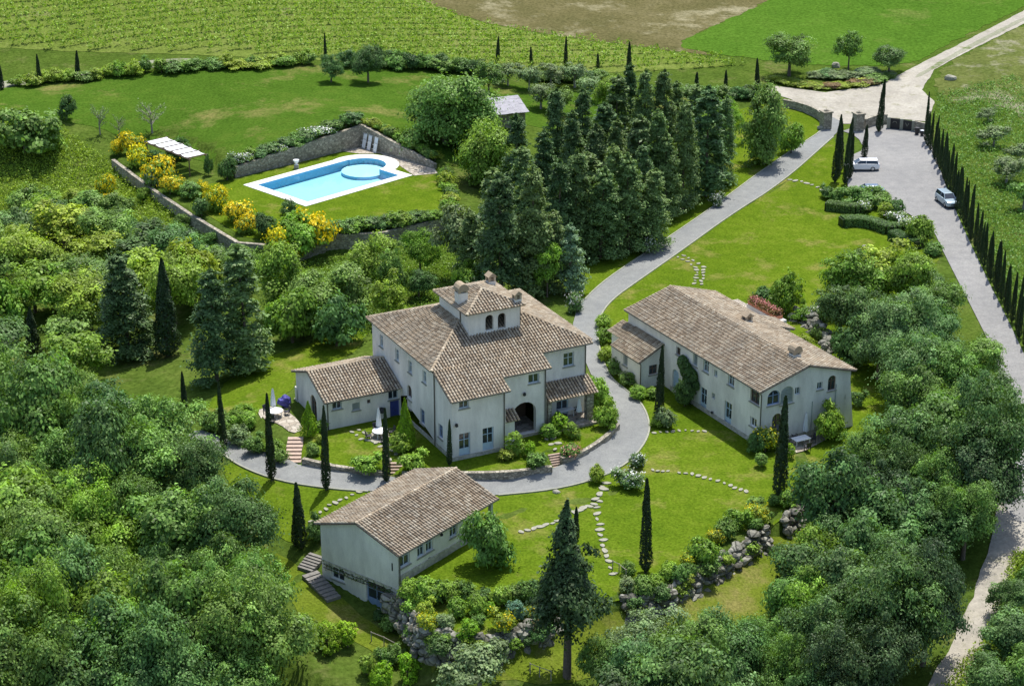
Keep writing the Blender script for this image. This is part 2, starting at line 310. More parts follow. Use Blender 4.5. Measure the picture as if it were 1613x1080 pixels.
# ------------------------------------------------------------------ object helpers
def prop(o, label=None, cat=None, group=None, kind=None):
    if label: o['label'] = label
    if cat: o['category'] = cat
    if group: o['group'] = group
    if kind: o['kind'] = kind
    return o
def thing(name, label, cat, loc=(0, 0, 0), rz=0.0, group=None):
    o = bpy.data.objects.new(name, None); COL.objects.link(o); o.empty_display_size = .5
    o.location = loc; o.rotation_euler = (0, 0, rz); return prop(o, label, cat, group)
def link(name, mesh, parent=None, mat=None):
    o = bpy.data.objects.new(name, mesh); COL.objects.link(o)
    if parent is not None: o.parent = parent
    if mat is not None:
        if len(mesh.materials) == 0: mesh.materials.append(mat)
        else:
            o.material_slots[0].link = 'OBJECT'; o.material_slots[0].material = mat
    return o
class MB:
    """collects geometry for ONE mesh"""
    def __init__(s): s.v = []; s.f = []; s.m = []
    def add(s, vs, fs, mi=0):
        k = len(s.v); s.v += [tuple(v) for v in vs]; s.f += [tuple(i+k for i in f) for f in fs]; s.m += [mi]*len(fs); return s
    def box(s, x0, x1, y0, y1, z0, z1, mi=0):
        v = [(x0,y0,z0),(x1,y0,z0),(x1,y1,z0),(x0,y1,z0),(x0,y0,z1),(x1,y0,z1),(x1,y1,z1),(x0,y1,z1)]
        return s.add(v, [(0,3,2,1),(4,5,6,7),(0,1,5,4),(1,2,6,5),(2,3,7,6),(3,0,4,7)], mi)
    def obox(s, c, ux, uy, uz, mi=0):
        c, ux, uy, uz = map(Vector, (c, ux, uy, uz)); v = []
        for k in (-1, 1):
            for (a, b) in ((-1,-1),(1,-1),(1,1),(-1,1)): v.append(c + ux*a + uy*b + uz*k)
        return s.add(v, [(0,3,2,1),(4,5,6,7),(0,1,5,4),(1,2,6,5),(2,3,7,6),(3,0,4,7)], mi)
    def tube(s, pts, rad, n=7, mi=0, cap=True):
        pts = [Vector(p) for p in pts]
        if not isinstance(rad, (list, tuple)): rad = [rad]*len(pts)
        rings = []; vs = []
        for i, p in enumerate(pts):
            d = (pts[min(i+1, len(pts)-1)] - pts[max(i-1, 0)]).normalized()
            a = d.cross(Vector((0, 0, 1)) if abs(d.z) < .95 else Vector((1, 0, 0))).normalized(); b = d.cross(a)
            for k in range(n):
                t = 2*math.pi*k/n; vs.append(p + (a*math.cos(t) + b*math.sin(t))*rad[i])
        fs = []
        for i in range(len(pts)-1):
            for k in range(n): fs.append((i*n+k, i*n+(k+1) % n, (i+1)*n+(k+1) % n, (i+1)*n+k))
        if cap: fs.append(tuple(range(n))); fs.append(tuple(reversed(range((len(pts)-1)*n, len(pts)*n))))
        return s.add(vs, fs, mi)
    def lathe(s, prof, n=16, c=(0, 0, 0), mi=0):
        vs = []; fs = []
        for r, z in prof:
            for k in range(n): t = 2*math.pi*k/n; vs.append((c[0]+r*math.cos(t), c[1]+r*math.sin(t), c[2]+z))
        for i in range(len(prof)-1):
            for k in range(n): fs.append((i*n+k, i*n+(k+1) % n, (i+1)*n+(k+1) % n, (i+1)*n+k))
        return s.add(vs, fs, mi)
    def mesh(s, name, *mats, smooth=False):
        me = bpy.data.meshes.new(name); me.from_pydata(s.v, [], s.f)
        for m in mats: me.materials.append(m)
        if len(mats) > 1: me.polygons.foreach_set('material_index', s.m)
        if smooth: me.polygons.foreach_set('use_smooth', [True]*len(s.f))
        me.update(); return me
    def build(s, name, mat, parent=None, smooth=False):
        mats = mat if isinstance(mat, (list, tuple)) else [mat]
        return link(name, s.mesh(name, *mats, smooth=smooth), parent)
def npmesh(name, V, Fq, mat=None, smooth=False):
    me = bpy.data.meshes.new(name); V = np.asarray(V, np.float32); Fq = np.asarray(Fq, np.int32)
    n, k = Fq.shape
    me.vertices.add(len(V)); me.vertices.foreach_set('co', V.ravel())
    me.loops.add(n*k); me.loops.foreach_set('vertex_index', Fq.ravel())
    me.polygons.add(n); me.polygons.foreach_set('loop_start', np.arange(0, n*k, k, dtype=np.int32))
    try: me.polygons.foreach_set('loop_total', np.full(n, k, np.int32))
    except Exception: pass
    if smooth: me.polygons.foreach_set('use_smooth', np.ones(n, bool))
    if mat: me.materials.append(mat)
    me.update(calc_edges=True); return me
ORD_ = ['first','second','third','fourth','fifth','sixth','seventh','eighth','ninth','tenth','eleventh','twelfth','thirteenth','fourteenth','fifteenth','sixteenth','seventeenth','eighteenth','nineteenth','twentieth','twenty-first','twenty-second','twenty-third','twenty-fourth','twenty-fifth','twenty-sixth','twenty-seventh','twenty-eighth','twenty-ninth','thirtieth','thirty-first','thirty-second','thirty-third','thirty-fourth','thirty-fifth','thirty-sixth','thirty-seventh','thirty-eighth','thirty-ninth','fortieth']
ORD = ORD_ + ['forty-'+w_ for w_ in ORD_[:9]] + ['fiftieth'] + ['fifty-'+w_ for w_ in ORD_[:9]]

# ------------------------------------------------------------------ ground and draped sheets
def axis(lo, hi, step, ext):
    a = list(np.arange(lo, hi+1e-6, step)); s = step
    while a[-1] < ext[1]: s *= 1.35; a.append(a[-1]+s)
    b = []; s = step; x = lo
    while x > ext[0]: s *= 1.35; x -= s; b.append(x)
    return np.array(b[::-1]+a)
gx = axis(-112, 112, .6, (-1600, 1600)); gy = axis(118, 385, .6, (-400, 2600))
GX, GY = np.meshgrid(gx, gy); GZ = H(GX.ravel(), GY.ravel())
nx, ny = len(gx), len(gy)
ii = (np.arange(ny-1)[:, None]*nx + np.arange(nx-1)[None]).ravel()
POOL_HOLE = None
ground_faces = np.stack([ii, ii+1, ii+nx+1, ii+nx], 1)
GV = np.stack([GX.ravel(), GY.ravel(), GZ], 1)

def chaikin(P, n=2, closed=True):
    P = [np.array(p, float) for p in P]
    for _ in range(n):
        Q = []; L = len(P)
        for i in range(L if closed else L-1):
            a, b = P[i], P[(i+1) % L]; Q += [a*.75+b*.25, a*.25+b*.75]
        if not closed: Q = [P[0]]+Q+[P[-1]]
        P = Q
    return P
def densify(P, step, closed=True):
    out = []; L = len(P)
    for i in range(L if closed else L-1):
        a, b = np.array(P[i]), np.array(P[(i+1) % L]); n = max(1, int(np.linalg.norm(b-a)/step))
        out += [a+(b-a)*k/n for k in range(n)]
    if not closed: out.append(np.array(P[-1]))
    return out
def drape(W2, off, step):
    bnd = densify(W2, step); nb = len(bnd); B = np.array(bnd)
    X, Y = np.meshgrid(np.arange(B[:, 0].min(), B[:, 0].max(), step), np.arange(B[:, 1].min(), B[:, 1].max(), step))
    X = X.ravel(); Y = Y.ravel(); X = X + nrng.uniform(-.2, .2, len(X))*step; Y = Y + nrng.uniform(-.2, .2, len(Y))*step
    k = sdf(B, X, Y) < -.45*step
    pts = [Vector(p) for p in bnd] + [Vector((x, y)) for x, y in zip(X[k], Y[k])]
    r = delaunay_2d_cdt(pts, [(i, (i+1) % nb) for i in range(nb)], [], 1, 1e-4)
    v = np.array([tuple(p) for p in r[0]]); z = H(v[:, 0], v[:, 1]) + off
    fs = [f if (Vector(v[f[1]])-Vector(v[f[0]])).cross(Vector(v[f[2]])-Vector(v[f[0]])) > 0 else (f[0], f[2], f[1]) for f in [tuple(q) for q in r[2]]]
    return np.column_stack([v, z]), np.array(fs)
def sheet(name, px, off, mat, step=1.3, smooth=2, wob=0.0, label=None):
    P = chaikin(px, smooth) if smooth else [np.array(p, float) for p in px]
    Wd = G(P)[:, :2]
    if wob:
        Wd = np.array(densify(list(Wd), 1.0)); L = len(Wd); t = np.arange(L)
        Wd = Wd + wob*np.stack([np.sin(t*.9+2)+.7*np.sin(t*2.3)+.5*np.sin(t*.31), np.cos(t*1.1)+.6*np.sin(t*2.7+1)+.5*np.cos(t*.27)], 1)*.5
    V, Fc = drape([tuple(p) for p in Wd], off, step)
    o = link(name, npmesh(name, V, Fc, mat, smooth=True)); o['kind'] = 'structure'; return o, Wd

# ------------------------------------------------------------------ swimming pool (its hole is cut from the ground)
PZ = 2.0
pA, pB, pC = (at(p, PZ)[:2] for p in ((380, 293), (481.6, 326), (650, 277)))
pu = (pC-pB)/np.linalg.norm(pC-pB); pv = np.array([-pu[1], pu[0]])
def ploc(px): q = at(px, PZ)[:2]-pB; return np.array([q@pu, q@pv])
def pwor(a): return pB + pu*a[0] + pv*a[1]
PL, PW = np.linalg.norm(pC-pB), float((pA-pB)@pv)
cx_, cy_ = ploc((572.8, 260.5)); CR = 3.0; CO = 4.75
px0, px1, py0, py1 = 1.3, PL-1.3, 1.2, PW-1.35
outer = []
outer += [(0, 0), (PL, 0)]
ang0 = math.atan2(-(cy_-0), 1)
# right side up to the round end, round the arc, back along the far long side
dx = PL-cx_; a_s = math.acos(max(-1, min(1, dx/CO))) if abs(dx) < CO else 0.0
dyf = PW-cy_; a_e = math.pi - math.asin(max(-1, min(1, dyf/CO)))
a_s = math.copysign(a_s, -1) if cy_ - math.sqrt(max(0, CO*CO-dx*dx)) > 0 else a_s
for k in range(25): t = a_s + (a_e-a_s)*k/24; outer.append((cx_+CO*math.cos(t), cy_+CO*math.sin(t)))
outer += [(0, PW)]
circ = [(cx_+CR*math.cos(2*math.pi*k/40), cy_+CR*math.sin(2*math.pi*k/40)) for k in range(40)]
rect = [(px0, py0), (px1, py0), (px1, py1), (px0, py1)]
pts = [Vector(p) for p in outer+circ+rect]; n1, n2 = len(outer), len(outer)+40
ed = [(i, (i+1) % n1) for i in range(n1)] + [(n1+i, n1+(i+1) % 40) for i in range(40)] + [(n2+i, n2+(i+1) % 4) for i in range(4)]
cd = delaunay_2d_cdt(pts, ed, [], 0, 1e-5)
PV = [tuple(p) for p in cd[0]]; reg = {}
for f in cd[2]:
    c = np.mean([PV[i] for i in f], 0); a = np.array([c[0]]), np.array([c[1]])
    if math.hypot(c[0]-cx_, c[1]-cy_) < CR*.997: r_ = 'spa'
    elif px0 < c[0] < px1 and py0 < c[1] < py1: r_ = 'pool'
    elif sdf(outer, *a)[0] < 0: r_ = 'coping'
    else: continue
    if (PV[f[1]][0]-PV[f[0]][0])*(PV[f[2]][1]-PV[f[0]][1])-(PV[f[1]][1]-PV[f[0]][1])*(PV[f[2]][0]-PV[f[0]][0]) < 0: f = tuple(reversed(f))
    reg[tuple(f)] = r_
em = {}
for f, r_ in reg.items():
    for i in range(len(f)): em.setdefault(frozenset((f[i], f[(i+1) % len(f)])), []).append((r_, f[i], f[(i+1) % len(f)]))
zt = .10; zf = {'pool': -1.15, 'spa': -.72, 'coping': zt}
cop, bas, wat = MB(), MB(), MB()
for f, r_ in reg.items():
    if r_ == 'coping': cop.add([(*PV[i], zt) for i in f], [tuple(range(len(f)))])
    else:
        bas.add([(*PV[i], zf[r_]) for i in f], [tuple(range(len(f)))], 1 if r_ == 'spa' else 0); wat.add([(*PV[i], -.06) for i in f], [tuple(range(len(f)))])
for e, L in em.items():
    if len(L) == 1 and L[0][0] == 'coping': _, a, b = L[0]; cop.add([(*PV[a], zt), (*PV[b], zt), (*PV[b], -.3), (*PV[a], -.3)], [(0, 1, 2, 3)])
    elif len(L) == 2 and L[0][0] != L[1][0]:
        z0, z1 = sorted((zf[L[0][0]], zf[L[1][0]])); _, a, b = L[0]
        t = cop if z1 == zt and False else bas
        t.add([(*PV[a], z1), (*PV[b], z1), (*PV[b], z0), (*PV[a], z0)], [(0, 1, 2, 3)], 2)
for k in range(4):                                             # corner steps inside the basin
    bas.box(px1-2.6+.0, px1-.02, py0+.02+0.45*k, py0+.44+.45*k, -1.14, -.5-.16*k, 1)
def watermat():
    m, n, l, b = newmat('pool_water')
    tr = n.new('ShaderNodeBsdfTransparent'); tr.inputs[0].default_value = (.72, .93, .97, 1)
    gl = n.new('ShaderNodeBsdfGlossy'); gl.inputs['Roughness'].default_value = .04
    fr = n.new('ShaderNodeFresnel'); fr.inputs[0].default_value = 1.33
    tc = n.new('ShaderNodeTexCoord'); t = noise(n, l, 1.8, 4, .5, tc.outputs['Object'])
    bp = n.new('ShaderNodeBump'); bp.inputs['Strength'].default_value = .12; bp.inputs['Distance'].default_value = .05; l.new(t.outputs[0], bp.inputs['Height'])
    l.new(bp.outputs[0], gl.inputs['Normal']); l.new(bp.outputs[0], fr.inputs['Normal'])
    ms = n.new('ShaderNodeMixShader'); l.new(fr.outputs[0], ms.inputs[0]); l.new(tr.outputs[0], ms.inputs[1]); l.new(gl.outputs[0], ms.inputs[2])
    l.new(ms.outputs[0], n['Material Output'].inputs[0]); return m
pool = thing('swimming_pool', 'blue swimming pool with white coping and a round shallow end on the lawn terrace', 'pool', (pB[0], pB[1], PZ), math.atan2(pu[1], pu[0]))
cop.build('coping', simple('white_coping', (.74, .72, .68), .8, var=.06, scale=2), pool)
bas.build('basin', [simple('pool_liner', (.50, .76, .84), .6, var=.05, scale=1), simple('spa_liner', (.72, .86, .88), .6), simple('pool_liner_shaded', (.20, .50, .76), .5, var=.08, scale=3)], pool)  # upright basin walls: deeper blue liner with shade painted into the colour
wat.build('water', watermat(), pool)
outer_w = np.array([pwor(p) for p in outer])
def in_pool(P, marg): return sdf(outer_w, P[:, 0], P[:, 1]) < -marg
cen = GV[ground_faces].mean(1); keep = ~in_pool(cen, .55)
g = link('ground', npmesh('ground', GV, ground_faces[keep], M['ground'], smooth=True)); g['kind'] = 'structure'

# ------------------------------------------------------------------ lawns, roads and fields
sheet('meadow', [(-260,150),(0,137),(140,122),(300,108),(480,101),(640,108),(760,125),(900,150),(1000,130),(1150,150),(1120,200),(900,210),(790,190),(740,260),(700,262),(640,232),(572,198),(470,224),(367,264),(335,262),(240,228),(150,200),(90,190),(-20,180),(-260,190)], .04, M['meadow'], 1.6, 2, .4)
o, _w = sheet('pool_lawn', [(372,284),(538,239),(571,232),(684,267),(700,275),(698,340),(600,364),(512,364),(440,380),(384,374),(312,330),(300,318),(330,290)], .05, M['lawn'], .8, 0)
me = o.data; co = np.empty(len(me.vertices)*3, np.float32); me.vertices.foreach_get('co', co); co = co.reshape(-1, 3)
fs = np.array([tuple(p.vertices) for p in me.polygons]); kp = ~in_pool(co[fs].mean(1), .3)
o.data = npmesh('pool_lawn', co, fs[kp], M['lawn'], True)
sheet('lawn', [(1312,222),(1230,295),(1140,345),(1000,430),(940,470),(905,480),(890,480),(912,420),(1000,370),(1060,330),(1128,290),(1150,180),(1200,160),(1290,180),(1300,200)], .04, M['lawn'], 1.4, 1, .15)
sheet('lawn', [(1312,215),(1330,260),(1335,300),(1400,340),(1470,375),(1480,410),(1440,440),(1400,560),(1460,600),(1420,660),(1300,780),(1210,834),(1130,882),(1060,926),(985,945),(905,963),(850,984),(770,1006),(700,1000),(640,989),(598,958),(640,900),(600,880),(560,800),(560,770),(790,770),(940,745),(1010,690),(1000,630),(950,590),(930,540),(930,480),(1000,430),(1140,345),(1230,295)], .04, M['lawn'], 1.5, 0, .1)
sheet('lawn', [(345,722),(440,745),(600,765),(560,800),(520,820),(480,860),(440,850),(400,810),(365,770)], .04, M['lawn'], 1.2, 1, .2)
sheet('villa_lawn', [(480,722),(540,736),(605,743),(740,743),(832,739),(868,735),(885,722),(917,711),(950,690),(968,669),(950,645),(900,600),(800,560),(660,600),(500,640),(460,690)], .05, M['lawn'], 1.0, 0)
sheet('side_lawn', [(470,590),(560,560),(580,520),(540,500),(500,540),(400,570),(330,625),(320,650),(400,655),(440,640)], .04, M['lawn'], 1.4, 2, .4)
sheet('lower_lawn', [(420,868),(470,890),(500,915),(590,985),(640,1006),(700,1022),(770,1028),(850,1004),(930,975),(1000,960),(1070,938),(1140,892),(1220,846),(1335,790),(1330,835),(1270,890),(1225,955),(1140,1000),(1030,1030),(970,1060),(880,1080),(760,1070),(640,1060),(560,1010),(440,950)], .04, M['lower'], 1.2, 1, .2)
sheet('green_field', [(1060,72),(1110,48),(1200,8),(1245,-20),(1330,-80),(1900,-80),(1660,-12),(1500,66),(1445,98),(1400,104),(1300,104),(1230,98),(1130,86)], .05, M['greenfield'], 3, 1, .5)
sheet('dry_field', [(560,-90),(648,-8),(692,12),(780,42),(960,68),(1100,86),(1130,86),(1060,72),(1110,48),(1200,8),(1245,-20),(1330,-80)], .03, M['brownfield'], 3, 1, .5)
sheet('vineyard_soil', [(-300,60),(0,76),(200,84),(400,90),(560,100),(700,108),(830,116),(1000,114),(1190,101),(960,70),(780,44),(690,14),(646,-8),(540,-90),(-300,-90)], .04, M['vinesoil'], 3, 1, .3)
sheet('field_track', [(-60,146),(0,140),(62,130),(150,121),(262,105),(300,97),(300,92),(240,94),(150,112),(60,122),(0,130),(-60,134)], .06, M['track'], 1.5, 1, .3)
sheet('rough_slope', [(1478,150),(1470,118),(1545,72),(1640,28),(1900,20),(1900,260),(1640,200),(1560,160),(1500,165)], .05, M['slope'], 2.2, 1, .8)
sheet('dirt_road', [(1700,-15),(1613,17),(1500,76),(1432,110),(1388,134),(1300,146),(1222,136),(1200,142),(1245,157),(1297,180),(1315,195),(1358,196),(1400,186),(1462,192),(1472,160),(1452,142),(1472,110),(1542,73),(1613,38),(1700,8)], .06, M['dirt'], 1.5, 0, .12)
sheet('track_verge', [(1700,-5),(1613,27),(1540,64),(1500,86),(1462,108),(1440,122),(1446,123),(1468,111),(1504,90),(1546,68),(1613,32),(1700,0)], .08, M['track'], 1.0, 1, .12)
sheet('driveway', [(1297,178),(1305,200),(1210,262),(1130,322),(1060,370),(1000,410),(945,448),(910,484),(900,520),(918,560),(935,600),(962,640),(971,671),(955,692),(918,716),(884,735),(832,748),(740,759),(600,754),(500,737),(440,721),(340,686),(312,676),(290,690),(345,712),(380,737),(440,759),(520,771),(600,775),(700,782),(785,781),(870,773),(940,756),(990,731),(1018,697),(1025,670),(1012,636),(985,614),(963,598),(950,570),(941,536),(943,502),(962,474),(1010,440),(1080,391),(1150,340),(1230,290),(1313,216),(1330,195)], .10, M['drive'], 1.1, 1)
sheet('car_park', [(1320,205),(1400,196),(1463,200),(1468,232),(1500,322),(1545,420),(1600,530),(1650,640),(1674,790),(1640,830),(1584,816),(1574,745),(1584,640),(1568,560),(1528,480),(1486,398),(1470,362),(1430,337),(1400,316),(1345,306),(1332,290),(1340,246),(1362,236),(1350,215)], .09, M['park'], 1.4, 1)
sheet('gravel_track', [(1578,760),(1620,795),(1665,790),(1655,840),(1614,862),(1592,905),(1570,970),(1543,1045),(1518,1100),(1480,1180),(1405,1180),(1458,1085),(1488,1035),(1526,955),(1548,895),(1560,850),(1570,800)], .07, M['dirt'], 1.3, 1, .2)
sheet('pool_patio', [(538,239),(571,231.5),(684,266),(690,274),(652,277.5),(630,262),(600,243),(566,243)], .09, M['paving'], .8, 0)

def path_edge(name, px, label, wdt=.16):
    P = G(densify(chaikin(px, 2, False), 12, False)); mb = MB()
    for a, b in zip(P[:-1], P[1:]):
        d = Vector(b-a); L = d.length; d.normalize(); s_ = Vector((-d.y, d.x, 0)).normalized()
        mb.obox((Vector(a)+Vector(b))/2+Vector((0, 0, .09)), d*(L/2), s_*wdt/2, Vector((0, 0, .07)))
    return prop(mb.build(name, M['edging']), None, None, None, 'structure')
path_edge('driveway_edging', [(1313,216),(1230,290),(1150,340),(1080,391),(1010,440),(962,474),(943,502),(941,536),(950,570),(963,598),(985,614),(1012,636),(1025,670),(1018,697),(990,731),(940,756),(870,773),(785,781)], '')
path_edge('driveway_edging', [(1297,205),(1210,262),(1130,322),(1060,370),(1000,410),(945,448),(910,484)], '')
path_edge('driveway_edging', [(345,712),(380,737),(440,759),(520,771),(580,775)], '')

# ------------------------------------------------------------------ stone walls
def wall_line(name, P, z0, z1, th, mat, label, cat='wall', cap=.0, group=None):
    """P world xy polyline; z0,z1 bottom and top heights per point"""
    P = [Vector((p[0], p[1], 0)) for p in P]; n = len(P); mb = MB(); vs = []
    for i, p in enumerate(P):
        d = (P[min(i+1, n-1)]-P[max(i-1, 0)]).normalized(); s_ = Vector((-d.y, d.x, 0))*th/2
        vs += [(p.x-s_.x, p.y-s_.y, z0[i]), (p.x+s_.x, p.y+s_.y, z0[i]), (p.x+s_.x, p.y+s_.y, z1[i]), (p.x-s_.x, p.y-s_.y, z1[i])]
    fs = []
    for i in range(n-1):
        a, b = i*4, i*4+4
        for k in range(4): fs.append((a+k, a+(k+1) % 4, b+(k+1) % 4, b+k))
    fs += [(3, 2, 1, 0), (n*4-4, n*4-3, n*4-2, n*4-1)]
    mb.add(vs, fs); o = mb.build(name, mat); return prop(o, label, cat, group)
def wl_px(name, px, zb, ztop, th, mat, label, zpl=None, sm=1, group=None, cat='wall', rag=.06):
    """wall along pixel line lying at height zpl (top edge); ztop number or per-pixel list"""
    pp = chaikin(px, sm, False) if sm else [np.array(p) for p in px]
    P = [at(p, zpl)[:2] for p in pp]; P = densify(P, .9, False); n = len(P)
    zz = [ztop + rnd.uniform(-rag, rag)*.5 for _ in range(n)]
    return wall_line(name, P, [zb]*n, zz, th, mat, label, cat, group=group)
wl_px('retaining_wall', [(477,721.5),(540,736),(605,743)], -.3, 1.0, .45, M['stone'], 'low stone wall holding the lawn in front of the low annex of the villa', .95)
wl_px('retaining_wall', [(633,744),(740,743.5),(800,743),(832,739),(869,734)], -.3, 1.0, .45, M['stone'], 'low stone wall along the driveway below the front doors of the villa', .95)
wl_px('retaining_wall', [(884,721),(917,711),(950,690),(966,676),(973,667)], -.3, 1.0, .45, M['stone'], 'curved low stone wall between the steps and the bend of the driveway', .95)
# pool terrace walls: back wall with sloping top
def pool_wall(a, b, ta, tb, label):
    A, B = at(a, PZ), at(b, PZ); n = 26; P = [A[:2]+(B-A)[:2]*k/n for k in range(n+1)]
    def topz(base, px): 
        lo, hi = 0, 8
        for _ in range(40):
            m = (lo+hi)/2; q = np.array([base[0], base[1], PZ+m]); y = CYP - F_PX*((q[1]*math.sin(TH)+(q[2]-CAM_H)*math.cos(TH))/depth(q))
            if y > px: lo = m
            else: hi = m
        return PZ+lo
    zA, zB = topz(A, ta), topz(B, tb)
    return wall_line('retaining_wall', P, [1.0]*(n+1), [zA+(zB-zA)*k/n+rnd.uniform(-.04, .04) for k in range(n+1)], .5, M['stone'], label, 'wall')
pool_wall((369, 280), (571, 230.5), 263, 196, 'long stone retaining wall rising behind the swimming pool to its corner')
pool_wall((571.5, 230.6), (686, 266), 196, 258, 'stone retaining wall beside the round end of the pool, behind the leaning sunbeds')
wl_px('retaining_wall', [(178,252),(238,297),(300,338),(374,382)], -2.2, 2.1, .5, M['stone'], 'shaded stone wall below the yellow broom bushes on the left of the pool terrace', 2.0, 0)
wl_px('retaining_wall', [(374,382),(440,388),(512,371)], -1.5, 2.1, .5, M['stone'], 'stone wall under the largest broom bush at the near corner of the pool terrace', 2.0, 0)
wl_px('retaining_wall', [(512,371),(600,367),(700,344)], -1.5, 2.1, .5, M['stone'], 'stone wall along the near edge of the pool lawn above the small trees', 2.0, 0)
wl_px('garden_wall', [(1234,158),(1262,163),(1285,172),(1297,181)], -.3, 1.35, .45, M['stone'], 'curved stone wall leading up to the left gate pillar', 1.2)
wl_px('garden_wall', [(1362,190),(1378,184),(1397,182)], -.3, 1.5, .45, M['stone'], 'short stone wall between the right gate pillar and the bin enclosure', 1.3, 1)

def rockwall(name, px, z0, z1, label, seed, size=(.55, 1.0), back=.9, ramp=0):
    r = random.Random(seed); P = G([tuple(p) for p in densify(chaikin(px, 1, False), 6, False)])[:, :2]
    P = densify(list(P), .62, False); mb = MB(); n = len(P)
    for i, p in enumerate(P):
        t = P[min(i+1, n-1)]-P[max(i-1, 0)]; t = t/np.linalg.norm(t); s_ = np.array([t[1], -t[0]])   # towards viewer side
        if s_[1] > 0: s_ = -s_
        z = z0; zt_ = z1 if i >= ramp else z0+.9+(z1-z0-.9)*i/ramp
        while z < zt_:
            rr = r.uniform(*size)*.62; f = (z-z0)/(z1-z0)
            c = Vector((p[0]+s_[0]*(back*(1-f)-.1)+r.uniform(-.15, .15), p[1]+s_[1]*(back*(1-f)-.1)+r.uniform(-.15, .15), z+rr*.5))
            bm = bmesh.new(); bmesh.ops.create_icosphere(bm, subdivisions=2, radius=1)
            ax = [Vector((r.gauss(0, 1), r.gauss(0, 1), r.gauss(0, 1))).normalized() for _ in range(9)]
            for v in bm.verts:
                d = v.co.normalized(); k = 1.0
                for a in ax: k = min(k, .70/max(.2, d.dot(a)) if d.dot(a) > .2 else 9)
                v.co = d*min(1.0, k)
            rot = Matrix.Rotation(r.uniform(0, 6.28), 3, 'Z'); sc = Vector((rr*r.uniform(.9, 1.25), rr*r.uniform(.75, 1.0), rr*r.uniform(.65, .95)))
            mb.add([c + rot @ Vector((v.co.x*sc.x, v.co.y*sc.y, v.co.z*sc.z)) for v in bm.verts], [tuple(v.index for v in f_.verts) for f_ in bm.faces]); bm.free()
            z += rr*1.05
    return prop(mb.build(name, M['rock']), label, 'rock wall')
rockwall('boulder_wall', [(613,974),(625,980),(640,986),(700,998),(770,1004),(850,984),(880,968)], -2.4, -.1, 'boulder wall below the shrub bank beside the blue cellar door', 1, ramp=9)
rockwall('boulder_wall', [(985,948),(1020,945),(1060,930),(1100,906),(1135,884),(1170,860),(1205,836)], -1.9, .0, 'long boulder wall between the upper lawn and the lower lawn', 2)
rockwall('boulder_wall', [(1232,820),(1262,802),(1300,782)], -1.8, .0, 'short boulder wall right of the stone steps by the tall cypress', 3)

# ------------------------------------------------------------------ stepping stones
stone_meshes = []
for k in range(5):
    r = random.Random(50+k); n = 9; mb = MB(); ring = [(math.cos(2*math.pi*i/n)*r.uniform(.75, 1.1), math.sin(2*math.pi*i/n)*r.uniform(.6, .85)) for i in range(n)]
    mb.add([(x*.45, y*.45, -.05) for x, y in ring]+[(x*.45, y*.45, .05) for x, y in ring], [tuple(range(n, 2*n))]+[(i, (i+1) % n, n+(i+1) % n, n+i) for i in range(n)])
    stone_meshes.append(mb.mesh('stepping_stone', M['flag']))
def stones(px, label, group, spacing=.95, rows=1, sc=1.0, skip=0.0):
    P = densify(list(G(densify(px, 8, False))[:, :2]), spacing, False); P = [p for i, p in enumerate(P) if i == 0 or np.linalg.norm(p-P[i-1]) > .4*spacing]; z = H(np.array(P)[:, 0], np.array(P)[:, 1])
    for i, p in enumerate(P):
        t = P[min(i+1, len(P)-1)]-P[max(i-1, 0)]; t /= (np.linalg.norm(t)+1e-6)
        for k in range(rows):
            if rnd.random() < skip: continue
            off = (k-(rows-1)/2)*.85+rnd.uniform(-.12, .12)
            o = link('stepping_stone', rnd.choice(stone_meshes)); o.location = (p[0]-t[1]*off, p[1]+t[0]*off, z[i]+.075+rnd.uniform(0, .025))
            o.rotation_euler = (0, 0, rnd.uniform(0, 6.28)); s_ = rnd.uniform(.55, 1.1)*sc; o.scale = (s_, s_*rnd.uniform(.7, 1), 1); prop(o, label, 'stepping stone', group)
stones([(955,762),(945,780),(935,795),(905,808),(880,822),(850,830),(820,838)], 'pale flagstone in the path curving from the white flower bush towards the small front house', 'flagstones towards the small house', 1.0, 1, 1.0)
stones([(950,768),(942,790),(940,810),(946,835),(950,860),(958,885),(965,905)], 'pale flagstone in the straight path down the lawn past the big dark tree', 'flagstones down the lawn', .9, 1, .95)
stones([(1028,742),(1060,744),(1090,748),(1120,755),(1150,766),(1175,775)], 'pale flagstone in the thin path across the lawn below the right house', 'flagstones across the middle lawn', 1.1, 1, .7, .1)
stones([(1030,682),(1060,680),(1090,679),(1110,680)], 'pale flagstone near the shaded foot of the long right house', 'flagstones beside the long house', 1.1, 1, .6, .2)
stones([(1072,405),(1088,412),(1102,422),(1104,435),(1098,448),(1092,456)], 'pale flagstone in the curved double path behind the long right house', 'flagstones behind the long house', .9, 2, .85)
stones([(1245,284),(1262,287),(1280,292),(1296,300)], 'pale flagstone in the path linking the driveway to the car park', 'flagstones to the car park', 1.1, 1, 1.1)
stones([(565,775),(545,785),(520,797),(505,808),(490,822)], 'mossy flagstone in the grass behind the small front house', 'flagstones behind the small house', 1.0, 1, .8)
stones([(866,692),(874,700),(880,708)], 'flagstone on the short path above the front steps', 'flagstones above the front steps', .9, 2, .9)
stones([(560,680),(575,690),(600,696),(612,710),(622,724)], 'flagstone around the round table in front of the villa annex', 'flagstones by the annex table', .8, 2, .9)

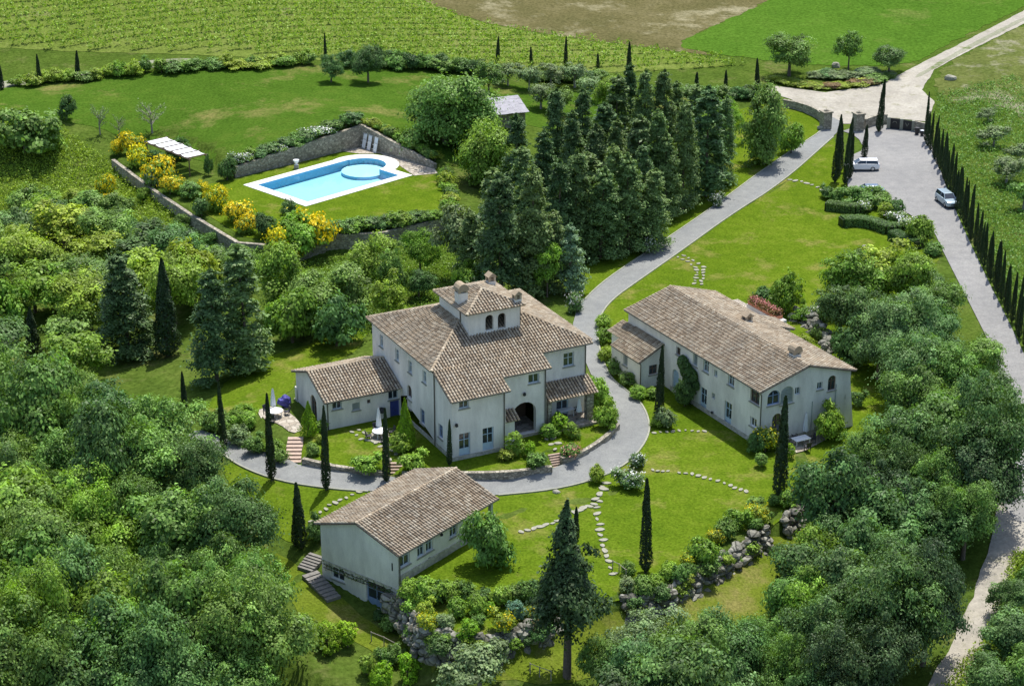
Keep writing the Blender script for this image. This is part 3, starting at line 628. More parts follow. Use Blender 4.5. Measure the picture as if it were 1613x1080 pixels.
def steps(px_top, px_bot, zt, zb, n, w, mat, label):
    A, B = (at(px_top, zt), at(px_bot, zb)) if zt is not None else (g1(px_top), g1(px_bot))
    if zt is None: zt, zb = A[2]+.25, B[2]+.12
    d = Vector((B[0]-A[0], B[1]-A[1], 0)); L = d.length; d.normalize(); s_ = Vector((-d.y, d.x, 0)); mb = MB()
    for k in range(n):
        z = zt-(zt-zb)*(k+1)/n + .17; c = Vector((A[0], A[1], 0)) + d*(L*(k+.5)/n)
        mb.obox(c+Vector((0, 0, (z+zb-.4)/2)), d*(L/n*.54), s_*(w/2+rnd.uniform(-.05, .05)), Vector((0, 0, (z-zb+.4)/2)))
    return prop(mb.build('garden_steps', mat), label, 'steps')
steps((466, 688), (461, 730), 1.0, 0, 7, 1.5, M['brick'], 'brick garden steps climbing to the patio left of the annex')
steps((622, 727), (622, 752), 1.0, 0, 5, 1.3, M['brick'], 'brick garden steps behind the roof of the small front house')
steps((873, 714), (880, 737), 1.0, 0, 6, 1.3, M['brick'], 'brick garden steps down to the driveway from the arched entrance')
steps((1214, 800), (1216, 838), .1, -2.2, 8, 1.5, M['stepstone'], 'grey stone steps through the boulder wall at the tall cypress')
steps((500, 878), (480, 900), None, None, 6, 1.6, M['stepstone'], 'upper flight of dark stone steps at the left gable of the small house')
steps((488, 907), (526, 946), None, None, 8, 1.4, M['stepstone'], 'lower flight of dark stone steps along the cellar wall of the small house')

# ------------------------------------------------------------------ buildings
class House:
    def __init__(s, name, label, cat, origin, deg, z=0.0):
        s.z = z; s.o = np.array([origin[0], origin[1]]); s.deg = deg
        s.u = np.array([math.cos(R(deg)), math.sin(R(deg))]); s.v = np.array([-s.u[1], s.u[0]])
        s.root = thing(name, label, cat, (origin[0], origin[1], z), R(deg))
        s.wall = MB(); s.tile = MB(); s.bed = MB()
    def loc(s, P): d = P[:2]-s.o; return np.array([d@s.u, d@s.v, P[2]-s.z])
    def on_wall(s, p0, p1, px):
        """photo pixel -> (distance along the wall, local z)"""
        a = s.o + s.u*p0[0] + s.v*p0[1]; b = s.o + s.u*p1[0] + s.v*p1[1]
        t = (b-a)/np.linalg.norm(b-a); nrm = np.array([t[1], -t[0]])
        d = rays(px)[0]; k = (a@nrm)/(d[:2]@nrm); P = np.array([0, 0, CAM_H]) + d*k
        return float((P[:2]-a)@t), float(P[2]-s.z)
    def add_wall(s, p0, p1, top, z0=-.6, ops=(), plinth=None, mb=None):
        """vertical wall from p0 to p1 (outward = right hand). top = list of (s, z) from p0 to p1. ops: dicts with s,z(bottom),w,h,arch,style"""
        mb = mb or s.wall
        p0 = Vector((*p0, 0)); p1 = Vector((*p1, 0)); L = (p1-p0).length; t = (p1-p0)/L; nrm = Vector((t.y, -t.x, 0))
        outline = [(0, z0), (L, z0)] + [(a, b) for a, b in reversed(top)]
        loops = [outline]
        for o in ops:
            w, h, sc, zb = o['w'], o['h'], o['s'], o['z']
            if o.get('arch'):
                r = w/2; sp = zb+h-r*.9; pts = [(sc-r, zb), (sc+r, zb)] + [(sc+r*math.cos(math.pi*k/8), sp+r*.9*math.sin(math.pi*k/8)) for k in range(9)]
            else: pts = [(sc-w/2, zb), (sc+w/2, zb), (sc+w/2, zb+h), (sc-w/2, zb+h)]
            o['pts'] = pts; loops.append(pts)
        P3 = lambda q, d=0.0: p0 + t*q[0] + Vector((0, 0, q[1])) - nrm*d
        flat = [q for l in loops for q in l]
        tri = tessellate_polygon([[Vector((q[0], q[1], 0)) for q in l] for l in loops])
        fs = []
        for f in tri:
            a, b, c = (flat[i] for i in f)
            cr = (b[0]-a[0])*(c[1]-a[1])-(b[1]-a[1])*(c[0]-a[0])
            if abs(cr) < 1e-7: continue
            fs.append(tuple(f) if cr > 0 else (f[0], f[2], f[1]))
        mb.add([P3(q) for q in flat], fs)
        for o in ops:
            pts = o['pts']; n = len(pts); D = o.get('deep', .22)
            mb.add([P3(q) for q in pts]+[P3(q, D) for q in pts], [(i, n+i, n+(i+1) % n, (i+1) % n) for i in range(n)])
            s.fill(o, P3, t, nrm, D)
    def fill(s, o, P3, t, nrm, D):
        st = o.get('style', 'win'); pts = o['pts']; w, h, sc, zb = o['w'], o['h'], o['s'], o['z']; n = len(pts)
        if st == 'open': return
        fm = {'win': 'frame', 'dark': 'brown', 'door': 'doorp', 'blue': 'blue', 'bwin': 'midblue', 'bdoor': 'midblue', 'shut': 'shutter', 'lshut': 'doorp', 'wwin': 'whitep'}[st]
        door = st in ('door', 'blue', 'bdoor'); fb = MB(); fw = .09 if w > .7 else .06
        cxp, cyp = sc, zb+h*.5
        inner = [(sc+(q[0]-sc)*(1-2*fw/w), cyp+(q[1]-cyp)*(1-2*fw/h)) for q in pts]
        d0, d1 = D-.06, D
        fb.add([P3(q, d0) for q in pts]+[P3(q, d0) for q in inner]+[P3(q, d1+.01) for q in inner],
               [(i, (i+1) % n, n+(i+1) % n, n+i) for i in range(n)]+[(n+i, n+(i+1) % n, 2*n+(i+1) % n, 2*n+i) for i in range(n)])
        solid = st in ('shut', 'blue', 'lshut')
        up = Vector((0, 0, 1))
        def bar(s0, z0_, s1, z1_, wd, dep=.03):
            a, b = P3((s0, z0_), d0+.005), P3((s1, z1_), d0+.005); m = (a+b)/2; dv = (b-a); L = dv.length; dv.normalize(); sd = dv.cross(nrm)
            fb.obox(m, dv*L/2, sd*wd/2, nrm*dep)
        if not solid:
            bar(sc, zb+fw, sc, zb+h-fw*(3 if o.get('arch') else 1), .07)
            if h > 1.0: bar(sc-w/2+fw, zb+h*(.62 if not door else .7), sc+w/2-fw, zb+h*(.62 if not door else .7), .045)
            if door:
                for sg in (-1, 1):
                    c = P3((sc+sg*(w/4-fw/4), zb+h*.17), d0+.02); fb.obox(c, t*(w/4-fw*.5), up*(h*.15), nrm*.02)
        f = fb.build('door' if door else 'window', M[fm], s.root)
        pb = MB()
        if solid:
            k = 2 if w > .7 else 1
            for i in range(k):
                a = sc-w/2+fw+(w-2*fw)*i/k+.012; b = sc-w/2+fw+(w-2*fw)*(i+1)/k-.012; nl = 9
                for j in range(nl):
                    z_ = zb+fw+(h-2*fw)*(j+.5)/nl
                    if o.get('arch') and z_ > zb+h-w*.3: continue
                    pb.obox(P3(((a+b)/2, z_), d0+.03), t*((b-a)/2), (up*.8+nrm*.5).normalized()*((h-2*fw)/nl*.55), (nrm*.8-up*.5).normalized()*.01)
            bk = [P3(q, D-.004) for q in inner]; pb.add(bk, [tuple(range(n))]); pb.build('panel', M[fm], f)
        else:
            pb.add([P3(q, D-.015) for q in inner], [tuple(range(n))]); pb.build('pane', M['glass'], f)
        if not door and w > .6:
            sb = MB(); c = P3((sc, zb-.05), -.03); sb.obox(c, t*(w/2+.1), up*.045, nrm*.09); sb.build('sill', M['edging'], f)
        if door:
            hb = MB(); hb.obox(P3((sc+.06, zb+h*.45), d0-.03), t*.02, up*.07, nrm*.03); hb.build('handle', M['metal'], f)
    def w(s, p0, p1, px, w, h, style='win', arch=False, zb=None, **k):
        a, z = s.on_wall(p0, p1, px); return dict(s=a, z=(z-h/2) if zb is None else zb, w=w, h=h, style=style, arch=arch, **k)
    def roof(s, poly, pitch=.31, seed=0):
        """barrel tiles over a convex planar roof polygon (local coords)"""
        r = random.Random(seed+len(s.tile.v)); P = [Vector(p) for p in poly]
        n = (P[1]-P[0]).cross(P[2]-P[0]).normalized()
        if n.z < 0: n = -n
        dn = (-Vector((0, 0, 1)) + n*n.z).normalized(); c = n.cross(dn).normalized(); O = P[0]
        q = [((p-O).dot(c), (p-O).dot(dn)) for p in P]; m = len(q)
        s.bed.add([p+n*.0 for p in P], [tuple(range(m)) if (P[1]-P[0]).cross(P[2]-P[0]).z > 0 else tuple(reversed(range(m)))])
        s.bed.add([p-n*.09 for p in P], [tuple(reversed(range(m)))])
        for i in range(m): j = (i+1) % m; s.bed.add([P[i], P[j], P[j]-n*.09, P[i]-n*.09], [(0, 1, 2, 3)])
        u0, u1 = min(a for a, b in q), max(a for a, b in q); k = max(1, round((u1-u0)/pitch)); pt = (u1-u0)/k
        for i in range(k):
            u = u0+pt*(i+.5); vs_ = []
            for a in range(m):
                (ua, va), (ub, vb) = q[a], q[(a+1) % m]
                if (ua-u)*(ub-u) <= 0 and abs(ua-ub) > 1e-9: vs_.append(va+(vb-va)*(u-ua)/(ub-ua))
            if len(vs_) < 2: continue
            v0, v1 = min(vs_), max(vs_)+.06; nt_ = max(1, round((v1-v0)/.40))
            for j in range(nt_):
                a, b = v0+(v1-v0)*j/nt_, v0+(v1-v0)*(j+1)/nt_+.04
                ra, rb = pt*.27, pt*.35; ja, jb = r.uniform(-.018, .018), r.uniform(-.018, .018); lift = r.uniform(0, .012)
                vv = []
                for (v_, rr, jj, hh) in ((a, ra, ja, .0), (b, rb, jb, .028+lift)):
                    for kk in range(5):
                        t = math.pi*kk/4; vv.append(O + c*(u+jj+rr*math.cos(t)) + dn*v_ + n*(rr*1.35*math.sin(t)+hh+.004))
                s.tile.add(vv, [(kk, kk+1, 5+kk+1, 5+kk) for kk in range(4)]+[(5, 6, 7, 8, 9)])
    def ridge(s, a, b, rad=.13, step=.42):
        a, b = Vector(a), Vector(b); L = (b-a).length; d = (b-a)/L; sd = d.cross(Vector((0, 0, 1))).normalized(); up = sd.cross(d); n = max(1, round(L/step))
        for j in range(n):
            p, q = a+d*(L*j/n), a+d*(L*(j+1)/n+.03); vv = []
            for (x, rr, h) in ((p, rad*.95, .03), (q, rad*1.1, .055)):
                for k in range(5): t = math.pi*k/4; vv.append(x + sd*(rr*math.cos(t)) + up*(rr*.9*math.sin(t)+h))
            s.tile.add(vv, [(k, k+1, 6+k, 5+k) for k in range(4)]+[(5, 6, 7, 8, 9), (4, 3, 2, 1, 0)])
    def chimney(s, c, zb, zt, w=.8, d=.8, kind='gable'):
        mb = MB(); x, y = c; mb.box(x-w/2, x+w/2, y-d/2, y+d/2, zb, zt)
        mb.build('chimney', M['plaster'], s.roof_o); cb = MB(); h = .5; e = .1
        for sx in (-1, 1):
            for sy in (-1, 1): cb.box(x+sx*(w/2-.1)-.1, x+sx*(w/2-.1)+.1, y+sy*(d/2-.1)-.1, y+sy*(d/2-.1)+.1, zt, zt+h)
        if kind == 'gable':
            cb.add([(x-w/2-e, y-d/2-e, zt+h), (x+w/2+e, y-d/2-e, zt+h), (x+w/2+e, y+d/2+e, zt+h), (x-w/2-e, y+d/2+e, zt+h), (x, y-d/2-e, zt+h+.38), (x, y+d/2+e, zt+h+.38)],
                   [(0, 3, 2, 1), (0, 1, 4), (1, 2, 5, 4), (2, 3, 5), (3, 0, 4, 5)])
        else:
            n = 7; ring = [(math.cos(math.pi*k/n), math.sin(math.pi*k/n)) for k in range(n+1)]
            vv = [(x+a*(w/2+e), y-d/2-e, zt+h-.25+b*.7) for a, b in ring]+[(x+a*(w/2+e), y+d/2+e, zt+h-.25+b*.7) for a, b in ring]
            cb.add(vv, [(k, n+1+k, n+2+k, k+1) for k in range(n)]+[tuple(range(n, -1, -1)), tuple(range(n+1, 2*n+2))])
        cb.box(x-w*.28, x+w*.28, y-d*.28, y+d*.28, zt, zt+.3)
        cb.build('chimney_cap', M['tile'], s.roof_o)
    def finish(s):
        s.wall.build('wall', M['plaster'], s.root)
        k = len(s.bed.v); s.tile.m = [0]*len(s.tile.f); s.tile.add(s.bed.v, s.bed.f, 1)
        me = s.tile.mesh('roof', M['tile'], M['tilebed']); s.roof_o = link('roof', me, s.root)
    def pipe(s, a, z0, z1, off=(0, 0)):
        mb = MB(); x, y = a; mb.tube([(x, y, z0), (x, y, z1-.25), (x+off[0], y+off[1], z1)], .055, 6); mb.build('downpipe', M['metal'], s.root)
    def gutter(s, a, b):
        mb = MB(); mb.tube([a, b], .075, 6); mb.build('gutter', M['metal'], s.root)
    def part(s, name, mat, fn, parent=None):
        mb = MB(); fn(mb); return mb.build(name, mat, parent or s.root)

# ---- the villa: stepped front wing, hipped main block, tower, annex and porch
VO = at((713, 727), .9)
V = House('villa', 'large cream villa with a square tower, stepped tiled roof and an arched entrance', 'house', VO[:2], 26.9, 0.0)
zf = lambda y: 7.2+.40*y
X1, X2, X3, Y2, Y3, YB = 5.45, 10.6, 16.1, 1.7, 3.9, 18.4
zl = zf(3.6)                                        # eave height of the left and rear slopes
q = ((0, 0), (X1, 0))
V.add_wall(*q, [(0, zf(0)), (X1, zf(0))], .2, [V.w(*q, (731, 637), 1.0, .75), V.w(*q, (732, 693), 1.15, 2.3, 'door', zb=1.25), V.w(*q, (769, 686), 1.15, 2.3, 'door', zb=1.3)])
V.add_wall((X1, 0), (X1, Y2), [(0, zf(0)), (Y2, zf(Y2))], .2)
q = ((X1, Y2), (X2, Y2)); aw = V.w(*q, (826, 650), 2.5, 3.3, 'open', True, zb=1.25, deep=.5)
V.add_wall(*q, [(0, zf(Y2)), (X2-X1, zf(Y2))], .2, [V.w(*q, (841, 596), 1.15, .95), aw])
V.add_wall((X2, Y2), (X2, Y3), [(0, zf(Y2)), (Y3-Y2, zf(Y3))], .2)
q = ((X2, Y3), (X3, Y3))
V.add_wall(*q, [(0, zf(Y3)), (X3-X2, zf(Y3))], .2, [V.w(*q, (896, 566), 1.15, 1.4), V.w(*q, (886, 634), 1.3, 2.2, 'door', zb=1.2)])
V.add_wall((X3, Y3), (X3, YB), [(0, zl), (YB-Y3, zl)], .2)
V.add_wall((X3, YB), (0, YB), [(0, zl), (X3, zl)], .2)
q = ((0, YB), (0, 0)); LL = YB
V.add_wall(*q, [(0, zl), (YB-3.6, zl), (YB, zf(0))], .2,
   [V.w(*q, p, .85, 1.25) for p in ((600.7, 537), (625.5, 559), (646, 578), (668.5, 593.5))] +
   [V.w(*q, (665.5, 656), .95, 1.5, 'bwin'), V.w(*q, (694, 679), .95, 1.4, 'bwin'), V.w(*q, (645, 618), 1.0, 1.5, 'dark', True), V.w(*q, (645, 634), 1.0, 1.1, 'dark')])
# tower
TX0, TX1, TY0, TY1, TZ = 5.05, 10.45, 6.85, 13.4, 12.3
q = ((TX0, TY0), (TX1, TY0))
V.add_wall(*q, [(0, TZ), (TX1-TX0, TZ)], 8.5, [V.w(*q, p, .85, 1.55, 'open', True, deep=.3) for p in ((771, 508), (790.5, 505))])
V.add_wall((TX1, TY0), (TX1, TY1), [(0, TZ), (TY1-TY0, TZ)], 8.5)
q = ((TX1, TY1), (TX0, TY1)); V.add_wall(*q, [(0, TZ), (TX1-TX0, TZ)], 8.5, [dict(s=a, z=10.0, w=1.5, h=1.9, arch=True, style='open', deep=.3) for a in (1.6, 3.7)])
V.add_wall((TX0, TY1), (TX0, TY0), [(0, TZ), (TY1-TY0, TZ)], 8.5)
# roofs
e = .4; ym = (3.6+YB+e)/2; xr0 = -e+(ym-3.6); xr1 = X3+e-(ym-3.6); zr = zl+.40*(ym-3.6)
A0, A1, A2, A3 = (-e, 3.6, zl), (X3+e, 3.6, zl), (X3+e, YB+e, zl), (-e, YB+e, zl); R0, R1 = (xr0, ym, zr), (xr1, ym, zr)
V.roof([A0, A1, R1, R0]); V.roof([A1, A2, R1]); V.roof([A2, A3, R0, R1]); V.roof([A3, A0, R0])
V.roof([(-.3, -e, zf(-e)), (X1+.4, -e, zf(-e)), (X1+.4, 3.6, zl), (-.3, 3.6, zl)])
V.roof([(X1+.402, Y2-e, zf(Y2-e)), (X2+.4, Y2-e, zf(Y2-e)), (X2+.4, 3.6, zl), (X1+.402, 3.6, zl)])
V.roof([(X2+.402, Y3-.65, zf(Y3-.65)), (X3+.4, Y3-.65, zf(Y3-.65)), (X3+.4, 3.6, zl), (X2+.402, 3.6, zl)])
for a, b in ((A0, R0), (A1, R1), (A2, R1), (A3, R0), (R0, R1)): V.ridge(b, a)
te = .4; tz = TZ-.02; tm = (TY0+TY1)/2; tw = (TX1-TX0)/2+te; th_ = tz+.36*tw; xm = (TX0+TX1)/2
B0, B1, B2, B3 = (TX0-te, TY0-te, tz), (TX1+te, TY0-te, tz), (TX1+te, TY1+te, tz), (TX0-te, TY1+te, tz); Q0, Q1 = (xm, TY0-te+tw, th_), (xm, TY1+te-tw, th_)
V.roof([B0, B1, Q0]); V.roof([B1, B2, Q1, Q0]); V.roof([B2, B3, Q1]); V.roof([B3, B0, Q0, Q1])
for a, b in ((B0, Q0), (B1, Q0), (B2, Q1), (B3, Q1), (Q0, Q1)): V.ridge(b, a)
# annex
AX, AY0, AY1 = -7.75, 11.6, 19.6; am = (AY0+AY1)/2; az = 4.05; ar = az+.37*(am-AY0)
q = ((AX, AY0), (-.02, AY0))
V.add_wall(*q, [(0, az), (-AX-.02, az)], .2, [V.w(*q, (531, 638), 1.0, .85), V.w(*q, (561, 640), .8, .8, 'shut'), V.w(*q, (581, 632), .35, .4, 'dark'), V.w(*q, (619.5, 622), 1.05, .9), V.w(*q, (622, 645), 1.0, 1.95, 'blue')])
q = ((AX, AY1), (AX, AY0)); V.add_wall(*q, [(0, az), (AY1-am, ar), (AY1-AY0, az)], .2, [V.w(*q, (467, 620), .85, 1.3), V.w(*q, (494, 641), 1.6, 2.5, 'dark', True)])
V.add_wall((-.02, AY1), (AX, AY1), [(0, az), (-AX-.02, az)], .2)
s_ = .37; o_ = .35
V.roof([(AX-o_, AY0-o_, az-s_*o_), (-.03, AY0-o_, az-s_*o_), (-.03, am, ar), (AX-o_, am, ar)]); V.roof([(AX-o_, am, ar), (-.03, am, ar), (-.03, AY1+o_, az-s_*o_), (AX-o_, AY1+o_, az-s_*o_)])
V.ridge((-.05, am, ar), (AX-o_, am, ar))
# porch roof with stone pillar, entrance canopy
V.roof([(X2+.35, 1.75, 4.0), (X3+.25, 1.75, 4.0), (X3+.25, Y3-.02, 5.05), (X2+.35, Y3-.02, 5.05)])
V.roof([(X1+.05, .35, 3.55), (X1+1.75, .35, 3.55), (X1+1.75, Y2-.02, 4.2), (X1+.05, Y2-.02, 4.2)])
V.finish()
V.add_b = MB()
V.part('lean_to_wall', M['plaster'], lambda m: m.box(X1+.03, X1+1.35, .75, Y2-.03, .3, 3.62))
V.part('pillar', M['stone'], lambda m: m.box(X3-.85, X3-.15, 2.0, 2.6, .5, 3.98))
V.part('pillar', M['stone'], lambda m: m.box(X2+.42, X2+.8, 2.0, 2.4, .5, 3.98))
V.part('porch_beam', M['brown'], lambda m: m.box(X2+.4, X3+.1, 2.05, 2.3, 3.98, 4.1))
V.part('porch_floor', M['paving'], lambda m: m.box(X2+.05, X3+.3, 1.2, Y3-.02, .5, 1.16))
V.part('hall_floor', M['paving'], lambda m: m.box(X1+.2, X2-.2, -.1+Y2+.05, Y3+5, .6, 1.22))
V.part('hall_wall', M['brown'], lambda m: m.box(X1+.2, X2-.2, Y3+1.6, Y3+1.8, 1.22, 5.5))
V.part('footing', M['plinth'], lambda m: (m.box(-.06, X1+.04, -.06, -.002, .3, 1.35), m.box(-.06, -.002, -.002, 9.5, .3, 1.4), m.box(X1+1.4, aw['s']+X1-1.3, Y2-.05, Y2-.002, .3, 1.3)))
V.chimney((5.45, 9.3), TZ-.1, TZ+1.25, .95, .95, 'arch'); V.chimney((10.3, 7.2), TZ-.1, TZ+.45, .7, .7, 'gable'); V.chimney((9.9, 12.0), TZ, TZ+.75, .75, .75, 'gable')
for (x, y, z0, z1, of) in ((-.08, 3.7, 1.0, zl-.1, (-.2, 0)), (X1-.15, -.08, 1.0, zf(0)-.2, (0, -.25)), (X2-.12, Y2-.08, 1.2, zf(Y2)-.2, (0, -.25)), (X3-.1, Y3-.08, 5.2, zf(Y3)-.3, (0, -.4)), (TX1+.07, TY0+.1, 10.0, TZ-.1, (.2, 0)), (TX0-.07, 8.6, 9.9, TZ-.1, (-.2, 0))):
    V.pipe((x, y), z0, z1, of)
V.pipe((AX+.1, AY0-.08), 1.0, az-.2, (0, -.2))
for a, b in (((-.2, -e-.06, zf(-e)-.02), (X1+.3, -e-.06, zf(-e)-.02)), ((X1+.5, Y2-e-.06, zf(Y2-e)-.02), (X2+.3, Y2-e-.06, zf(Y2-e)-.02)), ((X2+.5, Y3-.71, zf(Y3-.65)-.02), (X3+.3, Y3-.71, zf(Y3-.65)-.02)),
             ((-e-.06, 3.7, zl-.02), (-e-.06, YB+.3, zl-.02)), ((AX-.3, AY0-o_-.06, az-s_*o_-.02), (-.5, AY0-o_-.06, az-s_*o_-.02)), ((TX0-te-.05, TY0-te, tz), (TX0-te-.05, TY1+te, tz))): V.gutter(a, b)
for px, qq in (((718, 671), ((0, 0), (X1, 0))), ((825, 622), ((X1, Y2), (X2, Y2)))):
    a, z = V.on_wall(*qq, px); V.part('wall_lamp', M['ironblack'], lambda m: m.lathe([(.02, .35), (.13, .28), (.16, .05), (.1, 0), (.02, -.05)], 8, (qq[0][0]+a, qq[0][1]-.18, z)))
a, z = V.on_wall((AX, AY0), (0, AY0), (599, 645)); V.part('wall_lamp', M['ironblack'], lambda m: m.lathe([(.05, .6), (.28, .5), (.38, .25), (.3, .1), (.05, 0)], 10, (AX+a, AY0-.42, z-.2)))

# ---- long right-hand house
RO = at((1190, 703), 0); RU = R(28.5)
RH = House('farmhouse', 'long cream farmhouse with a weathered tiled roof and low side annex, right of the driveway', 'house', RO[:2], 28.5, 0.0)
rx0, rx1, ry0, ry1, re = .1, 10.55, -.35, 23.3, 5.95; rs = .29; rm = (rx0+rx1)/2; rr = re+rs*(rm-rx0)
q = ((rx0, ry1), (rx0, ry0))
RH.add_wall(*q, [(0, re), (ry1-ry0, re)], -.6, [RH.w(*q, (1068.5, 553), .75, .85, 'dark'), RH.w(*q, (1095, 567), .8, 1.2, 'shut'), RH.w(*q, (1112, 577), 1.0, 1.2), RH.w(*q, (1127.5, 588), .55, .7), RH.w(*q, (1151.5, 599), 1.05, 1.15),
   RH.w(*q, (1189, 625), 1.5, 1.35, 'dark'), RH.w(*q, (1064, 600), 1.15, 2.5, 'lshut', True), RH.w(*q, (1107.5, 629), 1.2, 2.5, 'door'), RH.w(*q, (1146.5, 652), 1.2, 2.5, 'door'), RH.w(*q, (1123.6, 623.5), .55, .6, 'shut'), RH.w(*q, (1186.5, 665), 1.05, .95, 'wwin')])
q = ((rx0, ry0), (rx1, ry0))
RH.add_wall(*q, [(0, re), (rm-rx0, rr), (rx1-rx0, re)], -.6, [RH.w(*q, (1219, 626), 1.45, 1.5, 'bwin', True), RH.w(*q, (1240, 622), 1.5, 1.8, 'shut', True), RH.w(*q, (1256.5, 615.5), .6, .75), RH.w(*q, (1291.5, 607.5), .65, .75), RH.w(*q, (1310.5, 603), .95, 1.55, 'dark', True),
   RH.w(*q, (1223.5, 667), 1.1, 2.1, 'dark', True), RH.w(*q, (1333.5, 624), .4, .5, 'shut')])
RH.add_wall((rx1, ry0), (rx1, ry1), [(0, re), (ry1-ry0, re)], -.6); RH.add_wall((rx1, ry1), (rx0, ry1), [(0, re), (rx1-rm, rr), (rx1-rx0, re)], -.6)
o2 = .36
RH.roof([(rx0-.33, ry0-o2, re-rs*.33), (rm, ry0-o2, rr), (rm, ry1+o2, rr), (rx0-.33, ry1+o2, re-rs*.33)]); RH.roof([(rm, ry0-o2, rr), (rx1+.36, ry0-o2, re-rs*.36), (rx1+.36, ry1+o2, re-rs*.36), (rm, ry1+o2, rr)])
RH.ridge((rm, ry1+o2, rr), (rm, ry0-o2, rr))
# annex on the left with a step in its roof
xa, ya0, ya1, za = -2.55, 16.6, 21.6, 3.25; zt_ = za+.5*(rx0-xa)
q = ((xa, ya0), (rx0-.02, ya0)); RH.add_wall(*q, [(0, za), (rx0-.02-xa, zt_)], -.6, [RH.w(*q, (1029, 582), 1.0, 1.05, 'dark')])
q = ((xa, ya1), (xa, ya0)); RH.add_wall(*q, [(0, za), (ya1-ya0, za)], -.6, [RH.w(*q, (985, 567), .9, 1.25, 'shut')])
RH.add_wall((rx0-.02, ya1), (xa, ya1), [(0, zt_), (rx0-.02-xa, za)], -.6)
RH.roof([(xa-.3, ya0-.3, za-.15), (rx0-.03, ya0-.3, zt_), (rx0-.03, ya1+.25, zt_), (xa-.3, ya1+.25, za-.15)])
xb, yb1 = -1.45, 24.0; zb_ = 3.75; ztb = zb_+.45*(rx0-xb)
RH.add_wall((xb, yb1), (xb, ya1+.26), [(0, zb_), (yb1-ya1-.26, zb_)], -.6); RH.add_wall((rx0+1, yb1), (xb, yb1), [(0, ztb), (rx0+1-xb, zb_)], -.6)
RH.roof([(xb-.3, ya1+.3, zb_-.13), (rx0-.03, ya1+.3, ztb), (rx0-.03, yb1+.3, ztb), (xb-.3, yb1+.3, zb_-.13)])
# rear extension carrying the roof terrace
ex1, ey0, ey1, ez = 15.2, 16.4, 25.3, 3.55
RH.add_wall((rx1+.02, ey0), (ex1, ey0), [(0, ez), (ex1-rx1-.02, ez)], -.6); RH.add_wall((ex1, ey0), (ex1, ey1), [(0, ez), (ey1-ey0, ez)], -.6); RH.add_wall((ex1, ey1), (rx1+.02, ey1), [(0, ez), (ex1-rx1-.02, ez)], -.6)
RH.roof([(rx1+.38, 12.6, 5.7), (13.4, 12.6, 4.9), (13.4, ey0-.05, 4.9), (rx1+.38, ey0-.05, 5.7)])
RH.add_wall((rx1+.02, 12.9), (13.1, 12.9), [(0, 5.72), (13.1-rx1-.02, 4.95)], -.6); RH.add_wall((13.1, 12.9), (13.1, ey0-.1), [(0, 4.94), (ey0-13.0, 4.94)], -.6)
RH.finish()
RH.part('terrace_floor', M['paving'], lambda m: m.box(rx1+.3, ex1, ey0, ey1, ez, ez+.1))
RH.part('terrace_parapet', M['plaster'], lambda m: (m.box(ex1-.95, ex1, ey0, ey1-3.0, ez+.1, ez+.75), m.box(rx1+2.2, ex1-.96, ey0, ey0+.5, ez+.1, ez+.95)))
RH.part('footing', M['plinth'], lambda m: (m.box(rx0-.06, rx0-.002, ry0-.06, 15, -.3, .55), m.box(rx0-.002, rx1+.05, ry0-.06, ry0-.002, -.3, .5)))
RH.part('buttress', M['plaster'], lambda m: m.add([(rx1-.5, ry0-.07, -.5), (rx1+.7, ry0-.07, -.5), (rx1+.7, ry0+3, -.5), (rx1-.5, ry0+3, -.5), (rx1-.5, ry0-.004, 4.8), (rx1+.004, ry0-.004, 4.8), (rx1+.004, ry0+3, 4.8), (rx1-.5, ry0+3, 4.8)],
     [(0, 1, 5, 4), (1, 2, 6, 5), (4, 5, 6, 7)]))
RH.chimney((rm+.3, 2.1), rr-.5, rr+.2, .85, .85, 'arch')
RH.chimney((7.7, 13.0), rr-1.2, rr-.55, .8, .8, 'gable')
RH.pipe((rx0-.02, ry0-.1), .2, re-.3, (-.2, -.1)); RH.pipe((xa-.02, ya0-.09), .2, za-.25, (-.2, 0))
RH.gutter((rx0-.4, ry0-.2, re-rs*.36), (rx0-.4, ry1+.2, re-rs*.36)); RH.gutter((xa-.36, ya0-.2, za-.19), (xa-.36, ya1+.2, za-.19))
for px in ((1277.6, 660), (1315, 633)):
    a, z = RH.on_wall((rx0, ry0), (rx1, ry0), px); RH.part('downpipe', M['shutter'], lambda m: m.tube([(rx0+a, ry0-.05, z-1.6), (rx0+a, ry0-.05, z+1.9)], .045, 6))
def terr_lamp(px, p0, p1): 
    a, z = RH.on_wall(p0, p1, px); RH.part('wall_lamp', M['ironblack'], lambda m: m.lathe([(.02, .3), (.12, .22), (.13, .05), (.02, 0)], 8, (rx0-.16, ry1-a, z)))
terr_lamp((1123.5, 651), (rx0, ry1), (rx0, ry0))

# ---- small front house with a cellar under its left gable
FH = House('cottage', 'small cream cottage with a gabled tile roof and blue cellar door, nearest the camera', 'house', FO, 52.2, 0.0)
fl, fw_, fe = 12.9, 8.6, 3.0; fs_ = .33; fm = fw_/2; fr_ = fe+fs_*fm; fp = 9.9
q = ((0, 0), (fp, 0))
FH.add_wall(*q, [(0, fe), (fp, fe)], -1.2, [FH.w(*q, (637.5, 879), 1.35, 1.45), FH.w(*q, (663.3, 865), .95, 1.3), FH.w(*q, (676.5, 857), .95, 1.3), FH.w(*q, (714.6, 835), 1.05, 1.15), FH.w(*q, (676.5, 879.5), .3, .3, 'shut')])
FH.add_wall((fp, 0), (fp, fw_), [(0, fe), (fm, fr_), (fw_, fe)], -1.0, [dict(s=1.6, z=.1, w=1.2, h=2.1, style='blue')])
FH.add_wall((fp, fw_), (0, fw_), [(0, fe), (fp, fe)], -2.8)
